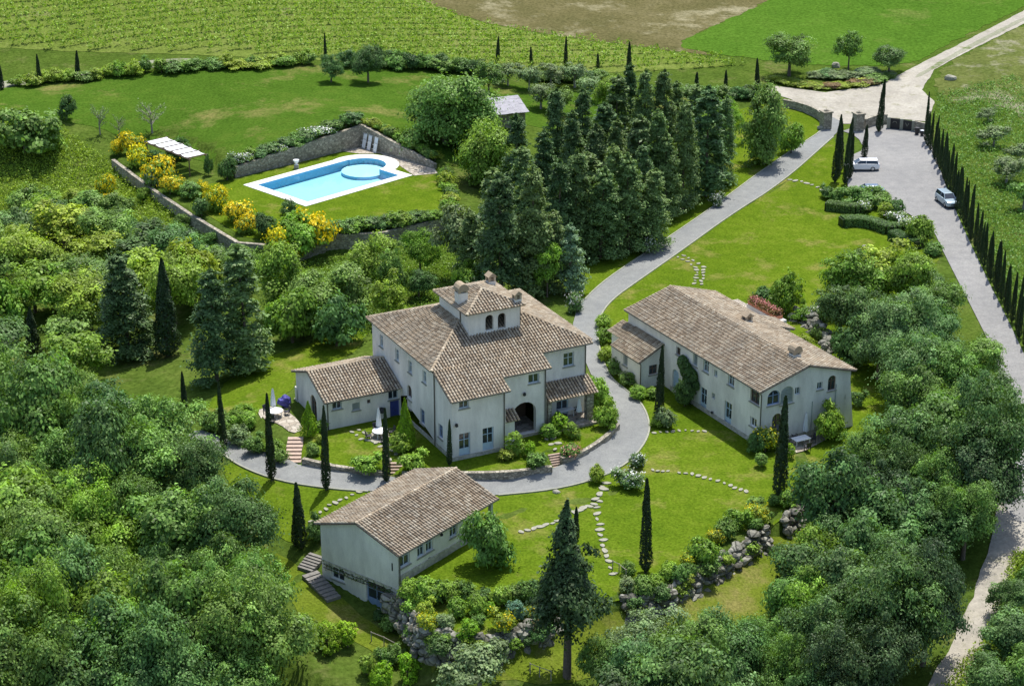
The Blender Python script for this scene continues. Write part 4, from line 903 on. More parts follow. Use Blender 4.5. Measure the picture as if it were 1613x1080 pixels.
q = ((0, fw_), (0, 0)); FH.add_wall(*q, [(0, fe), (fm, fr_), (fw_, fe)], -4.3, [FH.w(*q, (532, 904), 1.5, 1.15, 'wwin'), FH.w(*q, (592, 938), 2.1, 2.35, 'bdoor')])
FH.roof([(-.35, -.36, fe-.12), (fl, -.36, fe-.12), (fl, fm, fr_), (-.35, fm, fr_)]); FH.roof([(-.35, fm, fr_), (fl, fm, fr_), (fl, fw_+.36, fe-.12), (-.35, fw_+.36, fe-.12)])
FH.ridge((fl, fm, fr_), (-.35, fm, fr_)); FH.finish()
FH.part('footing', M['plinth'], lambda m: m.box(.02, fp, -.07, -.002, -1.0, .75))
FH.part('belt_course', M['plinth'], lambda m: m.box(-.05, -.002, .02, fw_, -.62, -.45))
for y in (.05, fw_-.35): FH.part('porch_post', M['shutter'], lambda m: m.box(fl-.55, fl-.25, y, y+.3, -.8, fe-.1))
FH.part('porch_floor', M['paving'], lambda m: m.box(fp+.02, fl-.1, -.05, fw_, -.6, .1))
FH.gutter((-.3, -.42, fe-.15), (fl, -.42, fe-.15)); FH.pipe((.12, -.1), -.2, fe-.3, (0, -.25))
a, z = FH.on_wall((0, 0), (fp, 0), (693, 843)); FH.part('wall_lamp', M['ironblack'], lambda m: m.lathe([(.02, .3), (.12, .22), (.14, .05), (.02, 0)], 8, (a, -.18, z)))
FH.part('vent', M['ironblack'], lambda m: m.box(-.02, .0-.003, .55, .68, 1.1, 1.8))

# ---- hut behind the pool trees
def hut():
    P = g1((800, 196)); h = thing('stone_hut', 'small ruined stone hut with a grey slab roof among the trees right of the pool', 'hut', tuple(P), R(20))
    mb = MB(); mb.box(-2.6, 2.0, -1.8, 1.8, -.5, 2.3); mb.build('wall', M['stone'], h)
    rb = MB(); r = random.Random(3)
    for i in range(9):
        for j in range(6):
            x = -3.0+i*.62; y = -2.2+j*.78; z = 2.4+.25*(y+2.2); rb.obox((x+r.uniform(-.05, .05), y, z+r.uniform(0, .05)), (.34, 0, r.uniform(-.02, .02)), (0, .45, .11), (0, 0, .03))
    rb.build('roof', simple('grey_slab', (.33, .32, .34), .9, var=.25, scale=2), h)
hut()

# ------------------------------------------------------------------ plants: meshes shared by the copies
def leaf_quads(P, N, size, rg, aspect=.62, fold=.18):
    n = len(P); N = N/np.linalg.norm(N, axis=1, keepdims=True)
    rv = rg.normal(size=(n, 3)); T = np.cross(N, rv); T /= np.linalg.norm(T, axis=1, keepdims=True)+1e-9; B = np.cross(N, T)
    s = size[:, None] if np.ndim(size) else size
    V = np.stack([P-T*s, P-B*s*aspect+N*s*fold, P+T*s, P+B*s*aspect+N*s*fold], 1).reshape(-1, 3)
    return V, np.arange(4*n).reshape(n, 4)
def settone(me, t):
    a = me.attributes.new('tone', 'FLOAT', 'POINT'); a.data.foreach_set('value', np.repeat(np.asarray(t, np.float32), 4))
def blob(rg, n, R3, lobes, lr=(.32, .5), zlow=-.55, upb=.8, inner=.10, per=34, cs=.30):
    """sprays of leaves set on overlapping lobes that fill an ellipsoid; returns P, N"""
    nc = max(12, n//per)
    d = rg.normal(size=(lobes, 3)); d /= np.linalg.norm(d, axis=1, keepdims=True); d[:, 2] = np.where(d[:, 2] < zlow, -d[:, 2], d[:, 2])
    LR = rg.uniform(*lr, lobes)*rg.choice([.7, 1.0, 1.15], lobes); C = d*np.maximum(.1, rg.uniform(.58, 1.24, lobes)-LR)[:, None]
    C = np.vstack([C, [[0, 0, 0]]]); LR = np.append(LR, .42)
    w = LR**2; k = rg.choice(len(C), size=int(nc*3.2), p=w/w.sum())
    e = rg.normal(size=(len(k), 3)); e /= np.linalg.norm(e, axis=1, keepdims=True)
    rr = LR[k]*(1+rg.normal(0, .10, len(k)))*np.where(rg.random(len(k)) < inner, rg.uniform(.45, .9, len(k)), 1)
    P = C[k]+e*rr[:, None]
    dd = np.linalg.norm(P[:, None]-C[None], axis=2)/LR[None]; dd[np.arange(len(k)), k] = 9
    ok = (dd.min(1) > .84) & (P[:, 2] > -.82); P, e = P[ok][:nc], e[ok][:nc]
    P = P*(1+.10*np.sin(P[:, 0]*4+P[:, 2]*3+rg.uniform(0, 6))+.08*np.sin(P[:, 1]*5-P[:, 2]*4))[:, None]*np.array(R3); m = len(P); c = rg.uniform(.65, 1.35, m)*cs
    g = rg.normal(size=(m, per, 3)); o = g*np.stack([c, c, c*.42], 1)[:, None]
    o[:, :, 2] -= .10*(o[:, :, 0]**2+o[:, :, 1]**2)/np.maximum(c, .05)[:, None]
    Q = (P[:, None]+o).reshape(-1, 3)
    N = (e[:, None]*.6 + g*np.array([.42, .42, .1]) + rg.normal(0, .34, g.shape) + np.array([0, 0, upb])).reshape(-1, 3)
    return Q, N, np.repeat(np.clip(rg.normal(0, .24, m), -.45, .6), per)
def trunk_mesh(name, h, r, limbs, spread, mat, rg, lean=.0):
    mb = MB(); mb.tube([(0, 0, -.4), (0.02, 0, h*.35), (lean, .03, h*.7), (lean*1.3, 0, h)], [r*1.25, r, r*.75, r*.35], 7)
    for k in range(limbs):
        a = 2*math.pi*k/limbs+rg.uniform(-.4, .4); z0 = h*rg.uniform(.45, .8); L = spread*rg.uniform(.6, 1)
        mb.tube([(0, 0, z0), (math.cos(a)*L*.5, math.sin(a)*L*.5, z0+h*.18), (math.cos(a)*L, math.sin(a)*L, z0+h*.32)], [r*.55, r*.38, r*.12], 5)
    return mb.mesh(name, mat, smooth=True)
KIND = {}
def broad(key, seed, n, R3, lobes, size, h, mat, bark='bark', lr=(.32, .5), tr=.22, names=('crown', 'trunk'), taper=0, **kw):
    """nominal height of the kind = h (top of crown); crown half sizes R3"""
    rg = np.random.default_rng(seed); P, N, tn_ = blob(rg, n, R3, lobes, lr, **kw)
    if taper: P[:, :2] *= (1-taper*np.clip((P[:, 2]/R3[2]+.55)/1.55, 0, 1)**1.2)[:, None]*(1+.16*np.sin(P[:, 2]*1.9+np.arctan2(P[:, 1], P[:, 0])*2))[:, None]
    zc = h-R3[2]*1.02; P[:, 2] += zc
    V, Q = leaf_quads(P, N, rg.uniform(.7, 1.3, len(P))*size, rg)
    parts = [(names[0], npmesh(names[0], V, Q, M[mat]))]; settone(parts[0][1], tn_)
    parts.append((names[1], trunk_mesh(names[1], max(.3, zc+R3[2]*.2), tr, 5, R3[0]*.6, M[bark], rg)))
    KIND.setdefault(key, []).append(dict(parts=parts, h=h, w=R3[0]*2*.98))
for i in range(5): broad('tree', 100+i, 10500, (3.5, 3.5, 3.0), 20+3*i, .158, 7.0, 'L_mid', tr=.24, lr=(.2, .42), cs=.44, per=62, inner=.2)
for i in range(3): broad('lowtree', 180+i, 12500, (3.0, 3.0, 3.2), 20+4*i, .15, 6.2, 'L_mid', tr=.2, lr=(.22, .44), cs=.42, per=60, zlow=-.95)
for i in range(5): broad('bigtree', 120+i, 19000, (4.7, 4.7, 4.1), 34+3*i, .150, 9.5, 'L_dark', tr=.34, lr=(.14, .33), cs=.55, per=84, inner=.22)
for i in range(3): broad('loose', 140+i, 4600, (2.5, 2.5, 2.6), 24, .15, 6.0, 'L_mid', tr=.14, lr=(.14, .3), inner=.2, cs=.30)
for i in range(2): broad('olive', 150+i, 3800, (1.9, 1.9, 1.8), 20, .12, 4.2, 'L_grey', 'barkp', tr=.15, lr=(.16, .32), inner=.2, cs=.25)
for i in range(4): broad('shrub', 160+i, 2300, (.95, .95, .85), 10, .09, 1.6, 'L_bright', tr=.05, names=('foliage', 'stem'), lr=(.28, .5), per=20, cs=.13)
for i in range(3): broad('bush', 170+i, 5000, (2.1, 2.1, 1.6), 18, .145, 3.0, 'L_mid', tr=.10, names=('foliage', 'stem'), lr=(.22, .45), per=28, cs=.24)
for i in range(2): broad('ball', 176+i, 2600, (.97, .97, .95), 4, .075, 1.85, 'L_bright', tr=.06, names=('foliage', 'stem'), lr=(.5, .6), per=14, cs=.08)
broad('darktall', 190, 16000, (2.9, 2.9, 5.2), 34, .15, 13.0, 'L_con', tr=.28, lr=(.14, .30), zlow=-.9, cs=.36, taper=.86)
for i in range(2): broad('lowbig', 195+i, 24000, (4.5, 4.5, 3.7), 36, .15, 7.2, 'L_mid', tr=.3, lr=(.16, .36), cs=.55, per=80, zlow=-.95)
def add_flowers(src, key, n, size, mat, seed, top=.0, name='flowers'):
    for i, v in enumerate(KIND[src][:2]):
        rg = np.random.default_rng(seed+i); me = v['parts'][0][1]; co = np.empty(len(me.vertices)*3, np.float32); me.vertices.foreach_get('co', co); co = co.reshape(-1, 4, 3).mean(1)
        c = co.mean(0); z0 = np.quantile(co[:, 2], top); cand = co[co[:, 2] > z0]
        # flowers come in sprays
        seeds = cand[rg.integers(0, len(cand), max(3, n//4))]; P = seeds[rg.integers(0, len(seeds), n)] + rg.normal(0, .13, (n, 3)); d = P-c; d /= np.linalg.norm(d, axis=1, keepdims=True)+1e-6
        V, Q = leaf_quads(P+d*.07, d+rg.normal(0, .5, d.shape), rg.uniform(.7, 1.3, n)*size, rg, .8)
        KIND.setdefault(key, []).append(dict(parts=[v['parts'][0], (name, npmesh(name, V, Q, M[mat])), v['parts'][1]], h=v['h'], w=v['w']))
add_flowers('shrub', 'broom', 850, .085, 'F_yel', 300, .42)
add_flowers('shrub', 'whiteflower', 320, .085, 'F_white', 310, .2)
add_flowers('shrub', 'pinkflower', 260, .08, 'F_pink', 320, .3)
add_flowers('shrub', 'yellowspot', 300, .07, 'F_yel', 330, .3)
def conifer(key, seed, n, h, rad, size, mat, tiers=13, bare=.06, shape=.85, droop=.25, bark='bark', fill=.35):
    rg = np.random.default_rng(seed); nb = tiers*9; P = []; N = []
    zb = bare*h + (h*.97-bare*h)*np.sort(rg.random(nb)**1.0); per = n//nb
    for z in zb:
        f = 1-(z-bare*h)/(h*(1-bare)); L = rad*(f**shape)*rg.uniform(.72, 1.1)+.12; a = rg.uniform(0, 6.28)
        t = rg.random(per)**fill; r_ = L*t; x = r_*math.cos(a); y = r_*math.sin(a); wd = .16*L*(1-.3*t)+.07
        p = np.stack([x, y, z-droop*L*t**1.5+.10*L*np.maximum(0, t-.75)], 1) + rg.normal(0, 1, (per, 3))*np.stack([wd, wd, wd*.6], 1)
        P.append(p); N.append(np.tile([math.cos(a)*.55, math.sin(a)*.55, .75], (per, 1)) + rg.normal(0, .45, (per, 3)))
    k = n//12; P.append(np.stack([rg.normal(0, .06, k), rg.normal(0, .06, k), h*rg.uniform(.8, 1.0, k)], 1)); N.append(rg.normal(0, 1, (k, 3)))
    P = np.vstack(P); N = np.vstack(N)
    V, Q = leaf_quads(P, N, rg.uniform(.6, 1.3, len(P))*size, rg, .5)
    mb = MB(); mb.tube([(0, 0, -.4), (0, 0, h*.5), (0, 0, h*.96)], [rad*.09, rad*.06, .03], 7)
    KIND.setdefault(key, []).append(dict(parts=[('crown', npmesh('crown', V, Q, M[mat])), ('trunk', mb.mesh('trunk', M[bark], smooth=True))], h=h, w=rad*2))
for i in range(4): conifer('conifer', 200+i, 13000, 11.0, 1.95, .15, 'L_con', 19, shape=.52, droop=.12)
for i in range(2): conifer('slimconifer', 210+i, 7500, 12.0, 1.35, .17, 'L_con', 16, shape=.45, droop=.05)
for i in range(2): conifer('cedar', 220+i, 6500, 8.0, 2.3, .19, 'L_congrey', 9, shape=.7, droop=.1)
def cypress(key, seed, n, h, rad, size, mat, fat=.0, bare=.03):
    rg = np.random.default_rng(seed); z = bare*h+(h-bare*h)*rg.random(n)**.9; f = (z-bare*h)/(h*(1-bare))
    prof = np.minimum(1, (f+.02)/.10)**.6*np.clip(1-f, 0, 1)**(.55+fat)*1.15
    a = rg.uniform(0, 6.283, n); lump = 1+.13*np.sin(a*3+z*2.1)+.10*np.sin(a*5-z*3.3)+rg.normal(0, .09, n)
    r_ = rad*prof*lump; P = np.stack([r_*np.cos(a), r_*np.sin(a), z], 1)
    N = np.stack([np.cos(a), np.sin(a), .35+0*a], 1)+rg.normal(0, .4, (n, 3))
    V, Q = leaf_quads(P, N, rg.uniform(.7, 1.3, n)*size, rg, .5)
    mb = MB(); mb.tube([(0, 0, -.4), (0, 0, h*.5), (0, 0, h*.9)], [rad*.28, rad*.22, .02], 6)
    KIND.setdefault(key, []).append(dict(parts=[('crown', npmesh('crown', V, Q, M[mat])), ('trunk', mb.mesh('trunk', M['bark']))], h=h, w=rad*2*1.05))
for i in range(3): cypress('cypress', 230+i, 3400, 8.0, .5, .12, 'L_cyp')
for i in range(2): cypress('cone', 240+i, 2600, 3.2, .85, .10, 'L_lime', fat=.4)
for i in range(2): cypress('fatcypress', 245+i, 6000, 10.0, 1.0, .15, 'L_cyp', fat=.2)
def bare(key, seed, n=420):
    rg = np.random.default_rng(seed); mb = MB(); mb.tube([(0, 0, -.3), (.05, 0, 1.2), (0, .08, 2.4)], [.10, .08, .05], 6); tips = []
    for k in range(15):
        a = rg.uniform(0, 6.28); z0 = rg.uniform(.9, 2.3); L = rg.uniform(.8, 1.5); p = np.array([math.cos(a)*L, math.sin(a)*L, z0+rg.uniform(.7, 1.5)])
        mb.tube([(0, 0, z0), tuple(p*.5+np.array([0, 0, z0*.5])), tuple(p)], [.04, .03, .012], 4); tips.append((np.array([0, 0, z0]), p))
    i = rg.integers(0, len(tips), n); t = rg.uniform(.45, 1.08, n); P = np.array([tips[k][0]*(1-u)+tips[k][1]*u for k, u in zip(i, t)])+rg.normal(0, .12, (n, 3))
    V, Q = leaf_quads(P, rg.normal(size=(n, 3)), rg.uniform(.6, 1.2, n)*.10, rg)
    KIND.setdefault(key, []).append(dict(parts=[('crown', npmesh('crown', V, Q, M['L_grey'])), ('trunk', mb.mesh('trunk', M['barkp']))], h=3.6, w=2.8))
bare('sparse', 250); bare('sparse', 251)

def put(kind, loc, hm, wm, label, cat, name, group=None, tint=None, var=None):
    vs = KIND[kind]; v = vs[rnd.randrange(len(vs))] if var is None else vs[var % len(vs)]
    o = thing(name, label, cat, loc, rnd.uniform(0, 6.28), group)
    if kind in ('cypress', 'conifer', 'slimconifer'): o.rotation_euler = (R(rnd.gauss(0, 1.3)), R(rnd.gauss(0, 1.3)), o.rotation_euler[2])
    wm *= 1.0; o.scale = (wm/v['w'], wm/v['w']*rnd.uniform(.92, 1.08), hm/v['h'])
    for i, (pn, me) in enumerate(v['parts']):
        q_ = link(pn, me, o, M[tint] if (tint and i == 0) else None)
        if pn == 'flowers': q_['kind'] = 'stuff'
    return o
CAT = {'tree': ('broadleaf_tree', 'tree'), 'lowtree': ('broadleaf_tree', 'tree'), 'lowbig': ('broadleaf_tree', 'tree'), 'bigtree': ('broadleaf_tree', 'tree'), 'loose': ('broadleaf_tree', 'tree'), 'olive': ('olive_tree', 'tree'), 'shrub': ('shrub', 'shrub'), 'bush': ('shrub', 'shrub'), 'ball': ('clipped_shrub', 'shrub'),
       'broom': ('broom_shrub', 'shrub'), 'whiteflower': ('flowering_shrub', 'shrub'), 'pinkflower': ('flowering_shrub', 'shrub'), 'yellowspot': ('flowering_shrub', 'shrub'), 'conifer': ('conifer_tree', 'tree'), 'slimconifer': ('conifer_tree', 'tree'),
       'cedar': ('conifer_tree', 'tree'), 'cypress': ('cypress_tree', 'cypress'), 'fatcypress': ('cypress_tree', 'cypress'), 'cone': ('conical_shrub', 'shrub'), 'sparse': ('young_tree', 'tree')}
def plant(kind, px, top, wpx, label, group=None, tint=None, var=None, name=None):
    """base pixel, top pixel row, width in pixels"""
    B = g1(px); m = mpp(B)
    lo, hi = .1, 40
    for _ in range(40):
        h = (lo+hi)/2; q = np.array([B[0], B[1], B[2]+h]); y = CYP - F_PX*((q[1]*math.sin(TH)+(q[2]-CAM_H)*math.cos(TH))/depth(q))
        if y > top: lo = h
        else: hi = h
    nm, ct = CAT[kind]; return put(kind, tuple(B), max(.3, lo), wpx*m, label, ct, name or nm, group, tint, var)
def crown(kind, px, wpx, label, group=None, tint=None, asp=.85, trunk=1.6, var=None):
    """centre pixel of the visible crown and its width"""
    z = 3.0; hm = wm = 1
    for _ in range(8):
        P = at(px, z); wm = wpx*mpp(P); g_ = h1(P[0], P[1]); hc = wm*asp; z = g_+trunk+hc*.5; hm = trunk+hc
    nm, ct = CAT[kind]; return put(kind, (P[0], P[1], g_), hm, wm, label, ct, nm, group, tint, var)

# ------------------------------------------------------------------ planting
def rowlabels(P, tmpl, nb):
    """tmpl with {o} ordinal from the left and {r} row from the back"""
    idx = sorted(range(len(P)), key=lambda i: P[i][1]); out = [None]*len(P); per = math.ceil(len(P)/nb)
    for k in range(nb):
        b = sorted(idx[k*per:(k+1)*per], key=lambda i: P[i][0])
        for j, i in enumerate(b): out[i] = tmpl.format(o=ORD[j], r=ORD[k])
    return out
def poisson(poly, dmin, seed, ysq=.72, tries=4000):
    r = random.Random(seed); P = np.array(poly); out = []
    for _ in range(tries):
        x = r.uniform(P[:, 0].min(), P[:, 0].max()); y = r.uniform(P[:, 1].min(), P[:, 1].max())
        if sdf(P, np.array([x]), np.array([y]))[0] > 0: continue
        if all(((x-a)**2+((y-b)/ysq)**2) > dmin*dmin for a, b in out): out.append((x, y))
    return out
# cypresses, one label each
for bx, by, ty, w, kd, lb in [
 (353, 708, 598, 11, 'cypress', 'slim dark cypress at the left end of the curved driveway'),
 (428, 757, 620, 13, 'cypress', 'tall slim cypress standing left of the brick steps, at the outer driveway edge'),
 (514, 772, 640, 13, 'cypress', 'tall slim cypress in front of the left corner of the low villa annex'),
 (609, 760, 645, 12, 'cypress', 'tall slim cypress between the round garden table and the small house roof'),
 (708, 733, 660, 8, 'cypress', 'thin cypress against the near corner of the villa wall'),
 (293, 662, 585, 10, 'cypress', 'slim cypress at the edge of the left wood, furthest left near the driveway'),
 (475, 862, 758, 18, 'cypress', 'dark cypress beside the left gable of the small house, the taller of two'),
 (465, 858, 795, 11, 'cypress', 'short cypress touching the taller one beside the left gable of the small house'),
 (1017, 902, 755, 18, 'cypress', 'tall lone cypress on the middle lawn above the boulder wall'),
 (907, 850, 797, 10, 'cypress', 'thin cypress top showing behind the big dark tree on the lawn'),
 (1037, 662, 545, 13, 'cypress', 'slim cypress in front of the side annex of the long farmhouse'),
 (1227, 785, 622, 20, 'cypress', 'tallest cypress, in front of the gable of the long farmhouse'),
 (1222, 970, 905, 15, 'cypress', 'thickest of three small cypresses beside the lower lawn'),
 (1234, 976, 932, 9, 'cypress', 'middle one of three small cypresses beside the lower lawn'),
 (1249, 976, 930, 10, 'cypress', 'rightmost of three small cypresses beside the lower lawn'),
 (265, 560, 408, 36, 'fatcypress', 'broad pointed cypress rising alone from the wood left of the villa'),
 (54, 562, 484, 24, 'fatcypress', 'small broad cypress in the wood at the left edge of the photo'),
 (1315, 288, 182, 11, 'cypress', 'leftmost and tallest cypress in the clump between driveway and car park'),
 (1322, 272, 188, 10, 'cypress', 'second cypress from the left in the clump between driveway and car park'),
 (1331, 291, 204, 9, 'cypress', 'third cypress from the left in the clump between driveway and car park'),
 (1338, 282, 208, 8, 'cypress', 'rightmost cypress in the tight clump between driveway and car park'),
 (1336, 248, 185, 9, 'cypress', 'thin cypress just behind the clump, nearer the right gate pillar'),
 (1361, 248, 197, 9, 'cypress', 'short cypress behind the white estate car'),
 (1384, 208, 125, 10, 'cypress', 'tall cypress on the dirt junction between gate pillar and bin enclosure'),
 (1193, 157, 92, 9, 'cypress', 'lone cypress at the edge of the dirt road left of the curved wall'),
 (1143, 142, 110, 6, 'cypress', 'small cypress beyond the conifer grove, left of the lone roadside one'),
 (1097, 134, 113, 6, 'cypress', 'smallest cypress showing just behind the right end of the conifer grove'),
 (784, 95, 57, 6, 'cypress', 'first thin cypress from the left before the vineyard behind the hut'),
 (837, 104, 74, 6, 'cypress', 'short cypress second in the line before the vineyard'),
 (891, 107, 57, 6, 'cypress', 'tall thin cypress in the middle of the line before the vineyard'),
 (942, 107, 83, 5, 'cypress', 'shortest cypress in the line before the vineyard'),
 (990, 122, 66, 8, 'cypress', 'tallest cypress in the line before the vineyard, behind the grove'),
 (3, 142, 102, 8, 'cypress', 'thin cypress on the pale track at the left border of the photo'),
 (63, 134, 85, 7, 'cypress', 'second thin cypress along the pale track at the upper left'),
 (123, 126, 80, 8, 'cypress', 'third and tallest thin cypress along the pale track at the upper left'),
 (513, 100, 52, 5, 'cypress', 'thin cypress at the vineyard edge above the round meadow trees')]:
    plant(kd, (bx, by), ty, w, lb, 'cypresses of the estate')
rowW = densify(list(G([(1459, 224), (1500, 312), (1545, 410), (1600, 520), (1640, 600)])[:, :2]), 2.2, False)
for i, p in enumerate(rowW[:40]):
    put('cypress', (p[0]+rnd.uniform(-.12, .12), p[1], h1(p[0], p[1])), rnd.uniform(4.6, 6.8) if i else 7.4, rnd.uniform(.46, .64), 'slim cypress in the long row beside the car park, %s from its far end' % ORD[min(i, 39)], 'cypress', 'cypress_tree', 'row of cypresses along the car park')
# conifer grove
GR = [(790,470,272,82),(838,462,262,70),(745,452,330,52),(866,455,330,56),(945,408,262,66),(990,398,240,62),(1025,392,265,58),(905,405,235,66),(965,395,228,56),
      (1048,345,208,52),(1075,330,158,54),(1112,310,135,58),(1133,290,150,44),(818,350,178,58),(856,340,205,54),(880,300,140,52),(917,285,138,50),(946,310,160,50),
      (968,330,188,50),(990,240,100,42),(1012,262,108,48),(1044,262,110,50),(905,322,175,50),(935,340,195,50),(1002,345,182,52),(1030,340,172,52),(1060,250,128,46),(1092,262,132,46),
      (880,415,250,60),(1010,380,225,54),(830,405,230,56),(775,395,265,50),(965,265,120,46),(925,380,240,56)]
lbs = rowlabels([(a, b) for a, b, *_ in GR], 'dark conifer of the grove above the villa, {o} from left, {r} row from back', 4)
for (bx, by, ty, w), lb in zip(GR, lbs):
    plant('slimconifer' if rnd.random() < .25 else 'conifer', (bx, by), ty, w*1.02, lb, 'conifers of the dark grove', 'L_con2' if rnd.random() < .6 else None)
plant('cedar', (898, 462), 352, 60, 'pale grey-green conifer at the driveway edge of the dark grove')
plant('loose', (862, 468), 375, 44, 'light green leafy tree between the pale conifer and the big conifers', tint='L_bright')
plant('conifer', (203, 560), 398, 92, 'very dark broad conifer in the wood left of the villa', tint='L_con')
plant('conifer', (342, 600), 422, 80, 'dark conifer just right of the broad pointed cypress', tint='L_con')
plant('slimconifer', (392, 585), 385, 66, 'dark grey conifer with a pale trunk nearest the villa lawn', tint='L_con2')
big = put('darktall', tuple(g1((893, 1066))), 15.2, 6.0, 'big dark tree with a bare lower trunk between the two boulder walls', 'tree', 'dark_tree', None, 'L_dusk')
# woods
def wood(poly, dmin, seed, kinds, tints, wr, tmpl, nb, group, asp=(.75, .95), trunk=(1.2, 2.6), ysq=.72, avoid=()):
    P = [p for p in poisson(poly, dmin, seed, ysq) if all(abs(p[0]-a) > c or abs(p[1]-b) > d for a, b, c, d in avoid)]; L = rowlabels(P, tmpl, nb); r = random.Random(seed+1)
    for p, l in zip(P, L): crown(r.choice(kinds), p, r.uniform(*wr), l, group, r.choice(tints), r.uniform(*asp), r.uniform(*trunk))
wood([(-30,590),(50,570),(150,575),(250,590),(248,625),(255,690),(320,745),(372,815),(402,890),(408,960),(395,1030),(395,1110),(-30,1110)], 62, 11, ['bigtree', 'bigtree', 'bigtree', 'tree'], ['L_dark', 'L_mid', 'L_mid', 'L_mid', 'L_bright'], (80, 165),
     'leafy tree of the lower left wood, {o} from left, {r} row from back', 7, 'trees of the lower left wood', (.8, 1.35), (1.2, 3.2), avoid=((265, 575, 70, 45), (54, 570, 55, 35), (205, 575, 60, 30), (345, 600, 60, 40)))
wood([(-20,370),(60,350),(150,350),(230,375),(330,400),(400,420),(460,470),(470,520),(400,545),(330,545),(230,540),(150,560),(-20,550)], 46, 12, ['tree', 'loose', 'tree', 'bush'], ['L_bright', 'L_mid', 'L_yel', 'L_bright', 'L_dark'], (62, 104),
     'light green tree of the scrubby slope, {o} from left, {r} row from back', 4, 'trees of the scrubby slope', (.6, 1.0), (.4, 1.4), avoid=((265, 520, 52, 62), (54, 530, 48, 45), (203, 520, 58, 62), (342, 540, 58, 70), (392, 520, 50, 70)))
wood([(1325,740),(1370,700),(1440,670),(1490,650),(1545,640),(1572,690),(1545,760),(1520,850),(1465,940),(1405,1040),(1380,1110),(1000,1110),(1030,1040),(1120,1010),(1210,1000),(1270,930),(1270,880),(1320,830)], 58, 13, ['bigtree', 'tree', 'bigtree'], ['L_dark', 'L_blue', 'L_dark', 'L_mid', 'L_dusk'], (80, 140),
     'leafy tree of the lower right wood, {o} from left, {r} row from back', 6, 'trees of the lower right wood', (.85, 1.35), (1.0, 3.0))
for x, y, w, kd, tn, lb in [
 (1345,432,78,'tree','L_bright','bright green tree at the left front of the clump behind the farmhouse'),(1392,420,78,'loose','L_yel','yellow-green tree at the top of the clump behind the farmhouse'),
 (1430,436,72,'tree','L_bright','bright tree in the upper middle of the clump behind the farmhouse'),(1467,440,66,'tree','L_blue','blue-green tree at the top right of the clump behind the farmhouse'),
 (1328,478,62,'tree','L_dark','dark tree at the lower left of the clump behind the farmhouse'),(1372,492,66,'tree','L_dark','darkest tree in the middle of the clump behind the farmhouse'),
 (1498,478,66,'tree','L_mid','rounded tree overhanging the gravel road beside the clump'),(1422,512,92,'bigtree','L_blue','large blue-green tree in the centre right of the clump behind the farmhouse'),
 (1476,520,92,'bigtree','L_blue','large blue-green tree beside the road, below the overhanging one'),(1388,545,62,'tree','L_blue','blue-green tree at the lower middle of the clump, casting shade on lawn'),
 (1440,570,88,'tree','L_blue','wide blue-green tree at the lower edge of the clump by the side lawn'),(1350,530,50,'bush','L_dark','dark low bush under the left side of the clump behind the farmhouse'),
 (1502,585,92,'tree','L_mid','broad mid green tree along the gravel road, below the clump'),(1545,560,74,'tree','L_mid','mid green tree reaching over the road edge, level with the farmhouse gable'),
 (1560,622,74,'tree','L_dark','dark tree overhanging the road, the rightmost tree beside it'),(1505,640,86,'bigtree','L_mid','tall mid green tree above the lower right wood'),(1445,625,70,'tree','L_mid','tree at the right end of the small side lawn of the farmhouse')]:
    crown('bigtree' if w > 84 else kd, (x-(14 if 1450 < x < 1540 else 2), y+4), w*(1.22 if x < 1450 else 1.04), lb, 'trees behind the farmhouse', tn, rnd.uniform(.85, 1.1), .9)
for x, y, w, kd, tn, lb in [(1590,935,60,'tree','L_dark','dark tree at the right edge of the photo beside the gravel track'),(1585,1000,84,'tree','L_blue','large tree right of the gravel track near the bottom right corner'),(1560,1062,80,'tree','L_dark','tree in the bottom right corner beyond the gravel track'),(1625,1050,84,'tree','L_mid','tree cut by the right border at the bottom right corner'),
 (1625,900,50,'bush','L_mid','bush cut by the right border above the corner trees')]:
    crown(kd, (x, y), w, lb, 'trees right of the gravel track', tn, .8, 1.0)
wood([(40,312),(140,300),(215,335),(300,385),(325,405),(180,372),(40,355)], 32, 31, ['bush', 'loose', 'bush'], ['L_bright', 'L_mid', 'L_yel', 'L_dark'], (34, 62),
     'bush of the grassy slope, {o} from left, {r} row from back', 3, 'bushes of the grassy slope', (.6, .9), (.1, .4))
